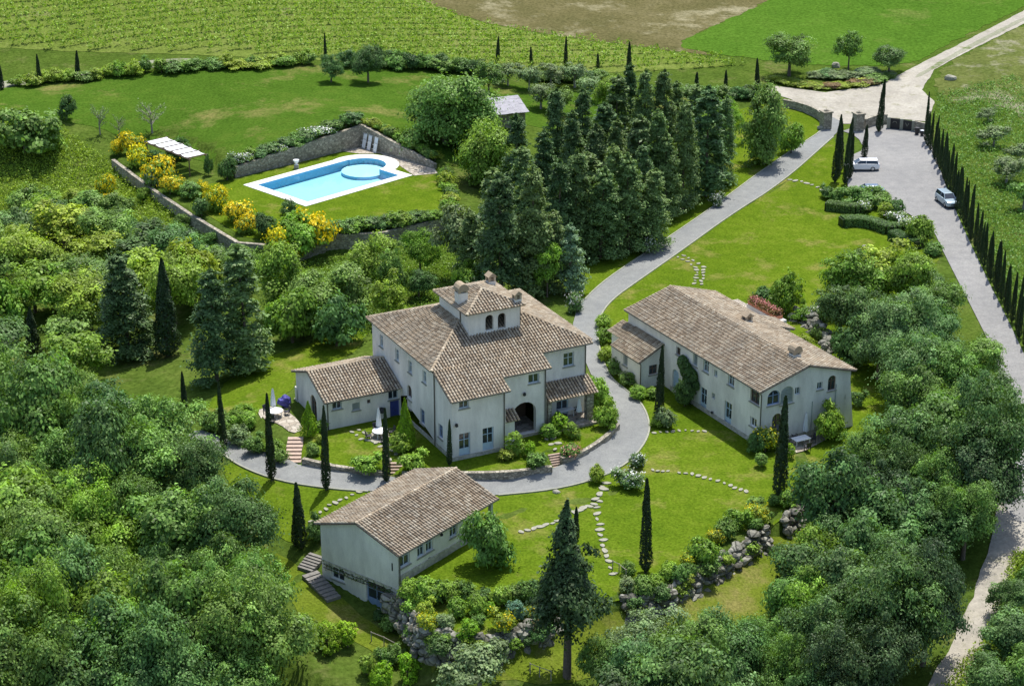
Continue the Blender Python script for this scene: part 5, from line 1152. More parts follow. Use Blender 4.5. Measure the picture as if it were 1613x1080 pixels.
# trees round the pool, meadow and road
for kd, b, t, w, tn, lb in [
 ('lowbig', (702, 226), 110, 140, 'L_mid', 'large spreading leafy tree on the meadow right of the pool corner'), ('lowtree', (745, 235), 150, 76, 'L_bright', 'bright tree beside the spreading tree, in front of the hut'),
 ('lowtree', (768, 290), 195, 84, 'L_bright', 'rounded bright tree between the pool walk and the conifer grove'), ('loose', (730, 440), 308, 76, 'L_grey', 'airy grey-green tree between the pool lawn and the villa'),
 ('tree', (662, 432), 362, 46, 'L_bright', 'small round tree with a visible trunk below the pool wall'), ('lowtree', (590, 460), 375, 70, 'L_bright', 'light green tree directly below the near pool wall'),
 ('loose', (622, 475), 385, 50, 'L_mid', 'thin leafy tree right of the light tree below the pool wall'), ('lowtree', (548, 500), 425, 84, 'L_mid', 'wide tree in the dip between villa roof and pool wall'),
 ('lowtree', (500, 520), 430, 84, 'L_mid', 'leafy tree at the foot of the broom bank, left of the dip'), ('lowtree', (446, 500), 395, 80, 'L_bright', 'bright tree under the corner of the broom wall'),
 ('bush', (530, 545), 465, 78, 'L_dark', 'shadowy bush behind the villa annex roof'), ('loose', (612, 510), 432, 52, 'L_yel', 'yellow-green tree behind the left roof corner of the villa'),
 ('bush', (738, 465), 412, 44, 'L_bright', 'bright bush just behind the tower of the villa'), ('tree', (660, 470), 425, 46, 'L_dark', 'dark rounded bush tree behind the villa roof'),
 ('loose', (770, 150), 96, 48, 'L_mid', 'slender tree left of the hut'), ('olive', (800, 135), 96, 38, None, 'olive tree just above the hut roof'), ('olive', (834, 142), 102, 40, None, 'olive tree right above the hut, second in the olive rows'),
 ('olive', (868, 135), 96, 40, None, 'olive tree in the far row, third from the hut'), ('olive', (905, 138), 98, 42, None, 'olive tree in the far row, fourth from the hut'), ('olive', (852, 172), 130, 42, None, 'olive tree on the grass right of the hut'),
 ('olive', (885, 180), 135, 44, 'L_mid', 'greener olive tree beside the left tops of the grove'), ('olive', (928, 160), 120, 40, None, 'olive tree showing between two grove tops'), ('tree', (965, 190), 118, 60, 'L_bright', 'bright leafy tree peeping over the conifer grove'),
 ('tree', (1140, 225), 155, 44, 'L_bright', 'light leafy tree at the right edge of the conifer grove'), ('tree', (522, 130), 86, 34, 'L_dark', 'small round dark tree alone at the top of the meadow'), ('tree', (580, 130), 70, 44, 'L_dark', 'larger round dark tree at the top of the meadow'),
 ('sparse', (158, 212), 165, 34, None, 'thin bare young tree on the slope above the broom, left one'), ('sparse', (240, 210), 160, 48, None, 'wide bare young tree behind the pergola'), ('sparse', (188, 215), 182, 26, None, 'smallest bare young tree above the broom'),
 ('bush', (104, 190), 150, 28, 'L_dark', 'small dark bush alone on the left part of the meadow'), ('bush', (40, 240), 168, 110, 'L_mid', 'large spreading thicket at the left edge beside the meadow'), ('bush', (72, 238), 195, 60, 'L_bright', 'lighter bush in front of the large left thicket'),
 ('tree', (1243, 120), 53, 68, 'L_mid', 'round roadside tree with a trunk, left of the three by the green field'), ('loose', (1336, 112), 42, 44, 'L_mid', 'tall narrow roadside tree, middle of the three by the green field'),
 ('tree', (1400, 116), 72, 50, 'L_dark', 'low round roadside tree, right of the three by the green field'), ('lowtree', (1203, 259), 148, 70, 'L_mid', 'full dark leafy tree at the driveway edge below the gate'),
 ('bush', (1246, 242), 195, 40, 'L_bright', 'bright bush beside the full dark tree at the driveway'), ('bush', (1236, 492), 428, 56, 'L_bright', 'tall bright bush behind the farmhouse roof terrace'),
 ('bush', (1205, 484), 455, 36, 'L_dark', 'dark low bush left of the tall bright one behind the farmhouse'), ('olive', (1565, 232), 195, 44, 'L_grey', 'grey-green bush on the rough slope right of the cypress row, upper one'),
 ('olive', (1585, 288), 245, 54, 'L_grey', 'grey-green bush on the rough slope, largest and lowest'), ('olive', (1605, 262), 222, 40, 'L_grey', 'grey-green bush cut by the right border on the rough slope'), ('olive', (1556, 192), 168, 30, 'L_grey', 'small grey-green bush at the top of the rough slope'),
 ('olive', (1612, 330), 285, 46, 'L_mid', 'mid green bush cut by the right border beside the cypress row'),
 ('olive', (755, 1095), 1012, 104, 'L_grey', 'rounded grey-green tree at the bottom middle of the photo'), ('bigtree', (1030, 1110), 975, 130, 'L_grey', 'wide grey-green tree at the bottom, right of the big dark tree'), ('tree', (945, 1095), 1000, 66, 'L_mid', 'tree beside the trunk of the big dark tree'),
 ('bigtree', (1130, 1110), 975, 105, 'L_mid', 'leafy tree at the lower edge of the lower lawn'), ('tree', (1290, 940), 835, 90, 'L_bright', 'bright tree at the corner of the lower lawn'), ('tree', (1275, 1020), 905, 84, 'L_bright', 'bright leafy tree right of the three small cypresses'),
 ('tree', (260, 1110), 1010, 46, 'L_yel', 'pale yellow-green young tree at the bottom left'), ('slimconifer', (318, 1110), 1012, 36, 'L_congrey', 'pale grey-green young conifer at the bottom left'),
 ('bigtree', (60, 1130), 890, 150, 'L_bright', 'bright leafy tree in the bottom left corner'), ('bigtree', (185, 1130), 950, 120, 'L_bright', 'bright leafy tree beside the bottom left corner tree')]:
    plant(kd, b, t, w, lb, None, tn)
# shrubs: kind, base, top, width, tint, label
SH = [
 ('bush',(775,890),808,76,'L_mid','big bright bush at the right end of the small front house'),('bush',(500,850),808,34,'L_dark','dark bush against the far wall of the small front house'),
 ('cone',(487,686),632,27,None,'yellow-green cone shrub at the gable corner of the villa annex'),('ball',(504,682),660,24,'L_bright','round clipped shrub beside the cone at the annex corner'),('shrub',(505,698),682,18,'L_yel','low yellow-green shrub in front of the annex corner'),
 ('cone',(639,706),628,32,None,'tall yellow-green cone shrub in front of the villa side wall'),('shrub',(634,712),682,36,'L_bright','bright shrub at the foot of the tall cone shrub'),('shrub',(580,742),712,46,'L_bright','wide shrub on the terrace wall left of the middle steps'),
 ('shrub',(652,738),708,44,'L_bright','wide shrub right of the middle steps, under the villa corner'),('ball',(812,718),680,36,'L_bright','large round shrub at the right corner of the villa front'),('ball',(833,720),694,22,'L_lime','lime green ball beside the large round shrub'),
 ('shrub',(800,725),708,28,'L_yel','low shrub under the large round shrub at the villa front'),('shrub',(850,736),712,36,'L_mid','grey-green shrub on the wall left of the front steps'),('ball',(880,682),650,32,'L_lime','round lime shrub in front of the porch, tallest of three'),
 ('ball',(866,690),668,32,'L_bright','round shrub left of three in front of the porch'),('ball',(900,690),665,28,'L_bright','round shrub right of three in front of the porch'),('pinkflower',(900,720),698,34,'L_mid','pink and white flowering shrub on the wall right of the front steps'),
 ('bush',(945,642),595,44,'L_bright','tall bright bush beside the porch pillar'),('bush',(957,672),630,36,'L_bright','bright bush at the inner driveway bend below the porch'),
 ('whiteflower',(903,490),458,28,'L_dark','white flowering shrub where the driveway passes behind the villa'),('whiteflower',(988,768),738,46,'L_dark','largest white flowering bush at the driveway bend'),('whiteflower',(1004,738),712,26,'L_dark','smaller white flowering bush at the driveway bend'),
 ('shrub',(940,760),732,26,'L_yel','yellow-green shrub at the outer driveway edge'),('whiteflower',(1022,400),372,20,'L_dark','white flowering shrub at the driveway under the conifer grove'),('whiteflower',(1130,326),302,20,'L_dark','white flowering shrub at the driveway right of the grove'),
 ('shrub',(950,515),495,26,'L_bright','shrub in the hedge line left of the farmhouse, furthest back'),('shrub',(952,540),515,28,'L_bright','shrub in the hedge line left of the farmhouse, second from back'),('shrub',(957,566),542,26,'L_yel','yellowish shrub in the hedge line left of the farmhouse'),
 ('shrub',(968,590),565,28,'L_mid','shrub at the foot of the farmhouse annex'),('shrub',(988,606),585,28,'L_mid','shrub below the annex corner by the driveway'),('shrub',(1008,628),608,28,'L_bright','shrub at the driveway in front of the farmhouse annex, left'),('shrub',(1028,626),610,24,'L_bright','low shrub between the annex and the slim cypress'),
 ('shrub',(1048,672),642,32,'L_grey','grey shrub at the foot of the slim farmhouse cypress'),('shrub',(1036,672),655,22,'L_bright','small shrub hugging the slim farmhouse cypress'),
 ('yellowspot',(1205,712),672,44,'L_yel','yellow leaved bush at the near corner of the farmhouse'),('bush',(1192,714),675,30,'L_dark','dark bush behind the yellow one at the farmhouse corner'),('ball',(1200,735),712,24,'L_mid','round shrub in front of the yellow bush'),
 ('ball',(1243,722),698,18,'L_lime','small round shrub beside the farmhouse patio'),('bush',(1306,690),632,48,'L_bright','bushy climber on the gable wall of the farmhouse'),('shrub',(1352,640),612,26,'L_dark','small dark shrub at the far corner of the farmhouse'),
 ('bush',(1078,640),596,30,'L_dark','dark bush against the long wall of the farmhouse'),
 ('whiteflower',(1288,508),478,34,'L_mid','pale flowering shrub behind the farmhouse terrace'),('shrub',(1262,505),482,30,'L_bright','shrub beside the terrace planter of the farmhouse'),('shrub',(1268,552),528,30,'L_yel','yellow-green shrub on the rocks behind the farmhouse roof'),('shrub',(1290,535),512,28,'L_mid','shrub on the rocky bank behind the farmhouse'),
 ('shrub',(1300,312),290,24,'L_dark','dark shrub at the left end of the clipped hedges'),('shrub',(1318,316),296,26,'L_mid','shrub under the cypress clump'),('bush',(1352,320),293,54,'L_mid','bush hiding part of the slate car'),('bush',(1384,323),294,44,'L_mid','second bush in front of the slate car'),
 ('whiteflower',(1362,334),316,30,'L_mid','white flowering shrub behind the upper clipped hedge'),('shrub',(1412,342),310,26,'L_dark','upright dark shrub at the car park corner'),('shrub',(1394,345),318,28,'L_yel','yellow-green shrub by the upper hedges'),('whiteflower',(1408,352),332,34,'L_mid','white flowering shrub behind the middle clipped hedge'),
 ('whiteflower',(1428,364),342,32,'L_mid','white flowering shrub above the lowest clipped hedge'),('bush',(1452,385),344,44,'L_bright','bright bush at the right end of the hedges by the road'),('shrub',(1470,400),378,30,'L_mid','shrub between the hedges and the gravel road'),
 ('ball',(515,1022),980,46,'L_lime','lime round bush below the cellar stairs, middle'),('ball',(480,1012),965,40,'L_bright','round bush below the cellar stairs, left'),('ball',(548,1018),978,42,'L_lime','lime round bush below the cellar stairs, right'),
 ('ball',(602,1085),1042,40,'L_lime','lime round bush at the bottom edge'),('ball',(642,1072),1030,40,'L_lime','lime round bush beside the grey-green bottom tree'),('ball',(578,1062),1028,32,'L_bright','small round bush near the bottom edge'),('shrub',(600,1048),1018,34,'L_mid','loose shrub in the bottom garden'),('shrub',(625,1040),1012,34,'L_mid','second loose shrub in the bottom garden'),
 ('shrub',(350,680),645,40,'L_mid','shrub by the leftmost driveway cypress'),('bush',(385,672),640,46,'L_bright','bright bush left of the annex patio'),('shrub',(375,700),672,40,'L_grey','grey shrub on the bank above the driveway end'),('shrub',(402,712),682,36,'L_mid','shrub on the bank left of the brick steps'),('shrub',(432,712),690,34,'L_bright','shrub right beside the upper brick steps'),('shrub',(440,728),705,30,'L_mid','lower shrub beside the brick steps'),('shrub',(330,678),650,36,'L_mid','shrub at the end of the driveway by the wood'),
 ('shrub',(490,715),695,22,'L_mid','small shrub right of the brick steps'),
 ('broom',(203,242),208,34,None,'golden broom bush at the far left of the broom row'),('broom',(186,246),220,22,None,'small broom bush at the left end of the broom row'),('broom',(219,262),228,34,None,'round golden broom bush left of the pergola'),('broom',(256,288),246,46,None,'large golden broom bush below the pergola'),
 ('broom',(268,306),278,36,None,'broom bush in the middle of the broom row'),('broom',(322,310),286,20,None,'small broom bush right of the pergola'),('broom',(346,332),292,36,None,'round golden broom bush near the left pool corner'),('broom',(374,352),318,44,None,'golden broom bush at the near pool corner'),('broom',(392,366),338,32,None,'broom bush next to the near pool corner'),
 ('broom',(172,312),275,28,None,'stray broom bush on the slope below the wall'),('broom',(171,330),306,24,None,'lower stray broom bush on the slope'),('broom',(440,402),356,40,None,'broom bush at the lower bank of the pool terrace'),('broom',(495,392),334,56,None,'tallest golden broom bush at the pool terrace corner'),('broom',(456,412),378,34,None,'low broom bush hanging down the terrace corner'),
 ('bush',(470,400),338,66,'L_bright','big green bush among the golden broom'),('bush',(420,372),335,40,'L_dark','dark bush between the broom bushes'),('shrub',(300,312),285,36,'L_mid','green bush between broom bushes right of the pergola'),('shrub',(238,296),266,28,'L_grey','grey bush between broom bushes under the pergola'),('shrub',(318,340),308,30,'L_dark','dark bush below the small broom'),('shrub',(452,338),314,26,'L_dark','dark spiky shrub at the pool coping corner'),
 ('bush',(358,284),246,30,'L_dark','dark bush at the left end of the pool wall'),('bush',(328,277),243,14,'L_dark','ivy covered post shape at the right of the pergola'),('bush',(286,250),218,34,'L_dark','dark shrub behind the pergola'),('bush',(250,262),236,30,'L_dark','shade plant under the pergola')]
for kd, b, t, w, tn, lb in SH: plant(kd, b, t, w, lb, None, tn)
for i, (x, y, w, tn) in enumerate([(228,316,26,'L_bright'),(290,360,28,'L_mid'),(336,392,34,'L_mid'),(410,422,36,'L_bright')]): plant('bush', (x, y), y-w*.85, w, 'bush against the shaded wall under the broom, %s from left' % ORD[i], 'bushes under the broom wall', tn)
def shrubrow(px, n, wr, hr, tmpl, group, tints, kinds=('shrub',), z=None, jit=2):
    P = densify(chaikin(px, 1, False), 3, False)
    for i in range(n):
        p = P[int((i+.5)*len(P)/n)]; p = (p[0]+rnd.uniform(-jit, jit), p[1]+rnd.uniform(-jit, jit)*.5)
        B = g1(p) if z is None else at(p, z); m = mpp(B); w = rnd.uniform(*wr)
        kd = rnd.choice(kinds); put(kd, tuple(B), rnd.uniform(*hr), w, tmpl.format(o=ORD[i]), 'shrub', 'shrub', group, rnd.choice(tints))
GM = ['L_mid', 'L_bright', 'L_dark']
shrubrow([(372,259),(450,232),(520,206),(568,188)], 19, (1.9, 3.0), (1.0, 1.7), 'shrub on top of the long pool wall, {o} from its left end', 'shrubs on the long pool wall', GM, ('shrub', 'shrub', 'whiteflower'))
shrubrow([(582,197),(620,215),(690,254)], 15, (1.5, 2.4), (.9, 1.4), 'shrub on top of the wall behind the sunbeds, {o} from the corner', 'shrubs on the wall behind the sunbeds', ['L_mid', 'L_bright', 'L_yel'])
shrubrow([(515,366),(600,362),(692,343)], 16, (1.8, 3.0), (1.0, 2.0), 'shrub along the near edge of the pool lawn, {o} from left', 'shrubs at the near edge of the pool lawn', GM, ('shrub', 'shrub', 'bush'))
shrubrow([(700,274),(705,300),(706,340)], 8, (1.8, 2.6), (1.3, 2.0), 'shrub along the right edge of the pool lawn, {o} from the patio', 'shrubs at the right edge of the pool lawn', ['L_mid', 'L_bright', 'L_yel'])
shrubrow([(20,137),(120,128),(240,114),(380,106),(500,101)], 24, (2.2, 4.2), (1.4, 2.6), 'round bush along the upper meadow edge, {o} from left', 'bushes along the upper meadow edge', ['L_bright', 'L_mid', 'L_yel'], ('shrub', 'bush'), None, 5)
shrubrow([(540,103),(620,106),(700,112),(760,118)], 16, (2.2, 4.0), (1.6, 2.8), 'dark bush in the line right of the round meadow trees, {o} from left', 'dark bushes below the vineyard', ['L_dark', 'L_mid'], ('bush',), None, 5)
shrubrow([(840,126),(900,126),(945,124)], 8, (2.5, 4), (1.2, 1.8), 'dark low bush behind the olive trees, {o} from left', 'low bushes behind the olives', ['L_dark', 'L_mid'], ('bush',))
shrubrow([(1085,150),(1130,152),(1180,156),(1215,160)], 12, (2.2, 3.6), (1.2, 2.0), 'low bush between grove and lone roadside cypress, {o} from left', 'bushes behind the grove', ['L_dark', 'L_mid'], ('bush', 'shrub'))
shrubrow([(1222,128),(1260,136),(1310,140),(1370,132),(1405,118)], 16, (2.4, 4.0), (.6, 1.1), 'low reddish bush on the bank of the road junction, {o} from left', 'bushes on the junction bank', ['L_red', 'L_mid', 'L_yel'], ('bush', 'shrub'))
shrubrow([(1280,122),(1330,124),(1380,114)], 9, (2.6, 4.0), (.8, 1.4), 'grey bush under the roadside trees, {o} from left', 'bushes under the roadside trees', ['L_grey', 'L_blue'], ('bush',))
BK = [(625,935,30,'L_mid'),(646,938,32,'L_bright'),(668,945,42,'L_bright'),(690,948,34,'L_mid'),(709,948,40,'L_bright'),(730,946,30,'L_mid'),(748,950,26,'L_mid'),(764,946,24,'L_dark'),(791,956,36,'L_bright'),(811,950,32,'L_mid'),(829,946,34,'L_mid'),(846,944,34,'L_dark'),
      (651,974,34,'L_bright'),(672,968,28,'L_yel'),(668,992,28,'L_yel'),(697,990,26,'L_grey'),(717,968,32,'L_bright'),(749,966,32,'L_bright'),(772,966,20,'L_lime'),(736,1004,30,'L_lime'),(758,986,22,'L_mid'),(791,994,36,'L_yel'),(815,976,32,'L_teal'),(838,972,20,'L_yel'),(848,996,26,'L_red'),(635,966,28,'L_dark'),(690,1010,22,'L_mid'),(860,970,30,'L_mid')]
lb = rowlabels([(a, b) for a, b, *_ in BK], 'shrub of the bank beside the cellar door, {o} from left, {r} row from back', 3)
for (x, y, w, tn), l in zip(BK, lb): plant('ball' if tn in ('L_lime', 'L_teal') else ('yellowspot' if tn == 'L_yel' and rnd.random() < .6 else 'shrub'), (x, y), y-w*.95, w*1.08, l, 'shrubs of the bank', tn)
BR = [(992,905,22,'L_mid'),(988,932,26,'L_grey'),(1010,932,30,'L_mid'),(1030,926,26,'L_bright'),(1053,908,28,'L_bright'),(1072,915,28,'L_mid'),(1084,892,24,'L_yel'),(1107,888,44,'L_bright'),(1086,905,20,'L_mid'),(1126,858,26,'L_yel'),(1142,848,34,'L_mid'),(1163,832,36,'L_bright'),(1187,826,34,'L_yel'),(1190,836,24,'L_mid'),(1189,806,28,'L_mid'),(1205,820,22,'L_mid'),(1141,882,18,'L_dark'),(1220,796,20,'L_mid'),(1240,798,28,'L_bright'),(1254,790,24,'L_red'),(1272,790,32,'L_mid'),(1277,806,24,'L_mid'),(1292,792,30,'L_dark')]
HG = []
for px in ([(604,968),(622,984),(650,994),(690,1000),(735,1006),(780,1006),(822,996),(858,984)], [(1005,950),(1040,940),(1072,926),(1108,904),(1142,882),(1178,858)]): HG += [tuple(p) for p in densify(px, 19, False)]
for i, p in enumerate(sorted(HG)):
    B = g1(p); m_ = rnd.uniform(1.0, 2.1); put('shrub', (B[0]+rnd.uniform(-.5, .5), B[1]-rnd.uniform(.2, .9), B[2] if B[2] < -.6 else B[2]-rnd.uniform(.5, 1.2)), m_*.8, m_, 'low plant growing out of the boulder walls, %s from left' % ORD[i], 'shrub', 'shrub', 'plants in the boulder walls', rnd.choice(['L_mid', 'L_dark', 'L_bright', 'L_yel']))
BRs = sorted(BR)
for i, (x, y, w, tn) in enumerate(BRs): plant('yellowspot' if tn == 'L_yel' else 'shrub', (x, y), y-w*.95, w*1.1, 'shrub on the boulder walls below the upper lawn, %s from left' % ORD[i], 'shrubs on the boulder walls', tn)
# farmhouse wall climber
a, z = RH.on_wall((rx0, ry1), (rx0, ry0), (1086, 590)); rg = np.random.default_rng(5)
def climber(name, label, box_fn, n, mat, stem):
    P, N = box_fn(n); V_, Q_ = leaf_quads(P, N, rg.uniform(.7, 1.3, len(P))*.13, rg); o = thing(name, label, 'climber', tuple(stem[0]))
    V_ = V_ - np.array(stem[0]); link('foliage', npmesh('foliage', V_, Q_, M[mat]), o); mb = MB(); mb.tube([tuple(np.array(p)-np.array(stem[0])) for p in stem], [.06, .05, .04][:len(stem)], 5); mb.build('stem', M['bark'], o)
def rhw(s_, off, z_): p = RH.o + RH.u*(rx0-off) + RH.v*(ry1-s_); return np.array([p[0], p[1], z_])
def fn(n):
    c = [(a-.7, .3, z+1.0, .8), (a, .35, z+.5, .9), (a+.9, .3, z+.2, .8), (a+.3, .4, z-.6, .7), (a+1.5, .25, z-.5, .5), (a-.1, .45, z-1.6, .8), (a-.3, .5, z-2.6, 1.0)]
    P, N = [], []
    for s0, o0, z0, rr in c:
        e = rg.normal(size=(n//7, 3)); e /= np.linalg.norm(e, axis=1, keepdims=True); e *= rr
        P += [rhw(s0+x, max(.02, o0+y*.5), z0+w) for x, y, w in e]; N += [np.array([-.6, -.5, .4])]*len(e)
    return np.array(P), np.array(N)+rg.normal(0, .5, (len(P), 3))
climber('wall_climber', 'dark climbing plant spreading over the long wall of the farmhouse', fn, 4200, 'L_dark', [rhw(a, .15, 0), rhw(a, .1, z-1), rhw(a, .1, z+.8)])
# clipped hedges
def hedge(px, w, h, label):
    P = densify(list(G(densify(chaikin(px, 2, False), 5, False))[:, :2]), .5, False); P = np.array(P); z = H(P[:, 0], P[:, 1]); n = len(P)
    T = np.gradient(P, axis=0); T /= np.linalg.norm(T, axis=1, keepdims=True); S_ = np.stack([-T[:, 1], T[:, 0]], 1); k = 900*n//4
    i = rg.uniform(0, n-1.001, k); i0 = i.astype(int); f = (i-i0)[:, None]; p = P[i0]*(1-f)+P[i0+1]*f; s_ = S_[i0]; t = rg.uniform(-1, 1, k); side = rg.random(k) < .5
    endt = np.minimum(1, np.minimum(i, n-1-i)*.5+.55); ww = w/2*endt
    off = np.where(side, np.sign(t)*ww, t*ww); zz = np.where(side, rg.uniform(0.05, 1, k)*h, h*(1-.12*t**4)) + rg.normal(0, .04, k)
    Q = np.column_stack([p+s_*(off+rg.normal(0, .04, k))[:, None], z[i0]+zz]); N = np.column_stack([s_*np.where(side, np.sign(t), 0)[:, None], np.where(side, .25, 1.0)])+rg.normal(0, .35, (k, 3))
    V_, Fq = leaf_quads(Q, N, rg.uniform(.7, 1.2, k)*.085, rg); o = thing('clipped_hedge', label, 'hedge', (P[0][0], P[0][1], z[0]), 0, 'clipped hedges'); V_ = V_-np.array([P[0][0], P[0][1], z[0]])
    link('foliage', npmesh('foliage', V_, Fq, M['L_hedge']), o); mb = MB()
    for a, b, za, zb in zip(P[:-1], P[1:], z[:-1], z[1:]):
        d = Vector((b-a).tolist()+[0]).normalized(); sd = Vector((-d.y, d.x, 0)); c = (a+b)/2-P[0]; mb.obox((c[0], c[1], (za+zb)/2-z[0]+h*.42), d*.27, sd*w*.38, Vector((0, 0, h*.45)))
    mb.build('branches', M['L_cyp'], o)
hedge([(1303,330),(1325,333),(1350,336),(1368,330),(1385,322)], 1.6, 1.15, 'upper clipped curved hedge beside the car park shrubs')
hedge([(1326,356),(1350,354),(1375,358),(1400,368),(1412,366)], 1.9, 1.2, 'middle and longest clipped curved hedge')
hedge([(1406,376),(1425,384),(1446,392)], 1.8, 1.15, 'lowest and shortest clipped hedge, nearest the gravel road')

# ------------------------------------------------------------------ vineyard, grass tufts
def tufts(name, P, n_leaf, spread, hgt, size, mat, label, up=.5):
    k = len(P); i = np.repeat(np.arange(k), n_leaf); N_ = len(i)
    Q = np.column_stack([P[i, 0]+rg.normal(0, spread, N_), P[i, 1]+rg.normal(0, spread, N_), P[i, 2]+rg.uniform(.1, 1, N_)**.8*hgt[i]])
    V_, F_ = leaf_quads(Q, rg.normal(size=(N_, 3))*.7+np.array([0, 0, up]), rg.uniform(.7, 1.3, N_)*size, rg)
    o = link(name, npmesh(name, V_, F_, M[mat])); o['kind'] = 'stuff'; prop(o, label, name.replace('_', ' ')); return o
vp = G([(-60,68),(0,72),(200,80),(400,86),(560,96),(700,104),(830,113),(1000,112),(1186,101),(960,72),(780,46),(686,18),(640,-6),(560,-70),(-60,-70)])[:, :2]
dirv = (at((700, 104), 4)-at((0, 72), 4))[:2]; dirv /= np.linalg.norm(dirv); dirv = np.array([dirv[0]*math.cos(.5)-dirv[1]*math.sin(.5), dirv[0]*math.sin(.5)+dirv[1]*math.cos(.5)]); nv = np.array([-dirv[1], dirv[0]])
A_, B_ = np.meshgrid(np.arange(-220, 220, .8), np.arange(-220, 220, 2.9)); c0 = vp.mean(0)
X = c0[0]+A_.ravel()*dirv[0]+B_.ravel()*nv[0]; Y = c0[1]+A_.ravel()*dirv[1]+B_.ravel()*nv[1]; X += rg.normal(0, .12, len(X)); Y += rg.normal(0, .12, len(Y))
k = sdf(vp, X, Y) < 0; X, Y = X[k], Y[k]; k = rg.random(len(X)) < .93; X, Y = X[k], Y[k]
VP = np.column_stack([X, Y, H(X, Y)]); tufts('vineyard', VP, 22, .26, rg.uniform(1.1, 1.9, len(VP)), .20, 'L_vine', 'rows of bright green vines covering the field beyond the meadow')
def scatter(px, n, z=0):
    W_ = G(px)[:, :2]; x = rg.uniform(W_[:, 0].min(), W_[:, 0].max(), n*3); y = rg.uniform(W_[:, 1].min(), W_[:, 1].max(), n*3); k = sdf(W_, x, y) < 0
    x, y = x[k][:n], y[k][:n]; return np.column_stack([x, y, H(x, y)])
P = scatter([(-20,190),(90,200),(165,250),(300,350),(375,395),(420,400),(380,420),(250,390),(100,340),(-20,360)], 5200)
tufts('tall_grass', P, 5, .28, rg.uniform(.25, .8, len(P))*rg.choice([.6, 1, 1.6], len(P)), .13, 'L_yel', 'tall rough grass on the slope left of the pool terrace', .2)
P = scatter([(1475,150),(1600,120),(1640,180),(1660,560),(1600,480),(1520,300),(1480,220)], 4200)
tufts('tall_grass', P, 5, .3, rg.uniform(.2, .8, len(P)), .13, 'L_mid', 'rough grass and weeds on the slope right of the cypress row', .2)
P = scatter([(400,420),(500,470),(560,540),(640,500),(760,450),(720,370),(600,395),(520,410)], 2600)
tufts('tall_grass', P, 5, .3, rg.uniform(.15, .6, len(P)), .13, 'L_bright', 'rough grass in the dip between villa and pool wall', .2)
P = scatter([(1480,1090),(1560,1000),(1600,870),(1640,880),(1640,1090)], 1500)
tufts('tall_grass', P, 5, .3, rg.uniform(.2, .7, len(P)), .13, 'L_yel', 'dry grass along the right side of the gravel track', .2)

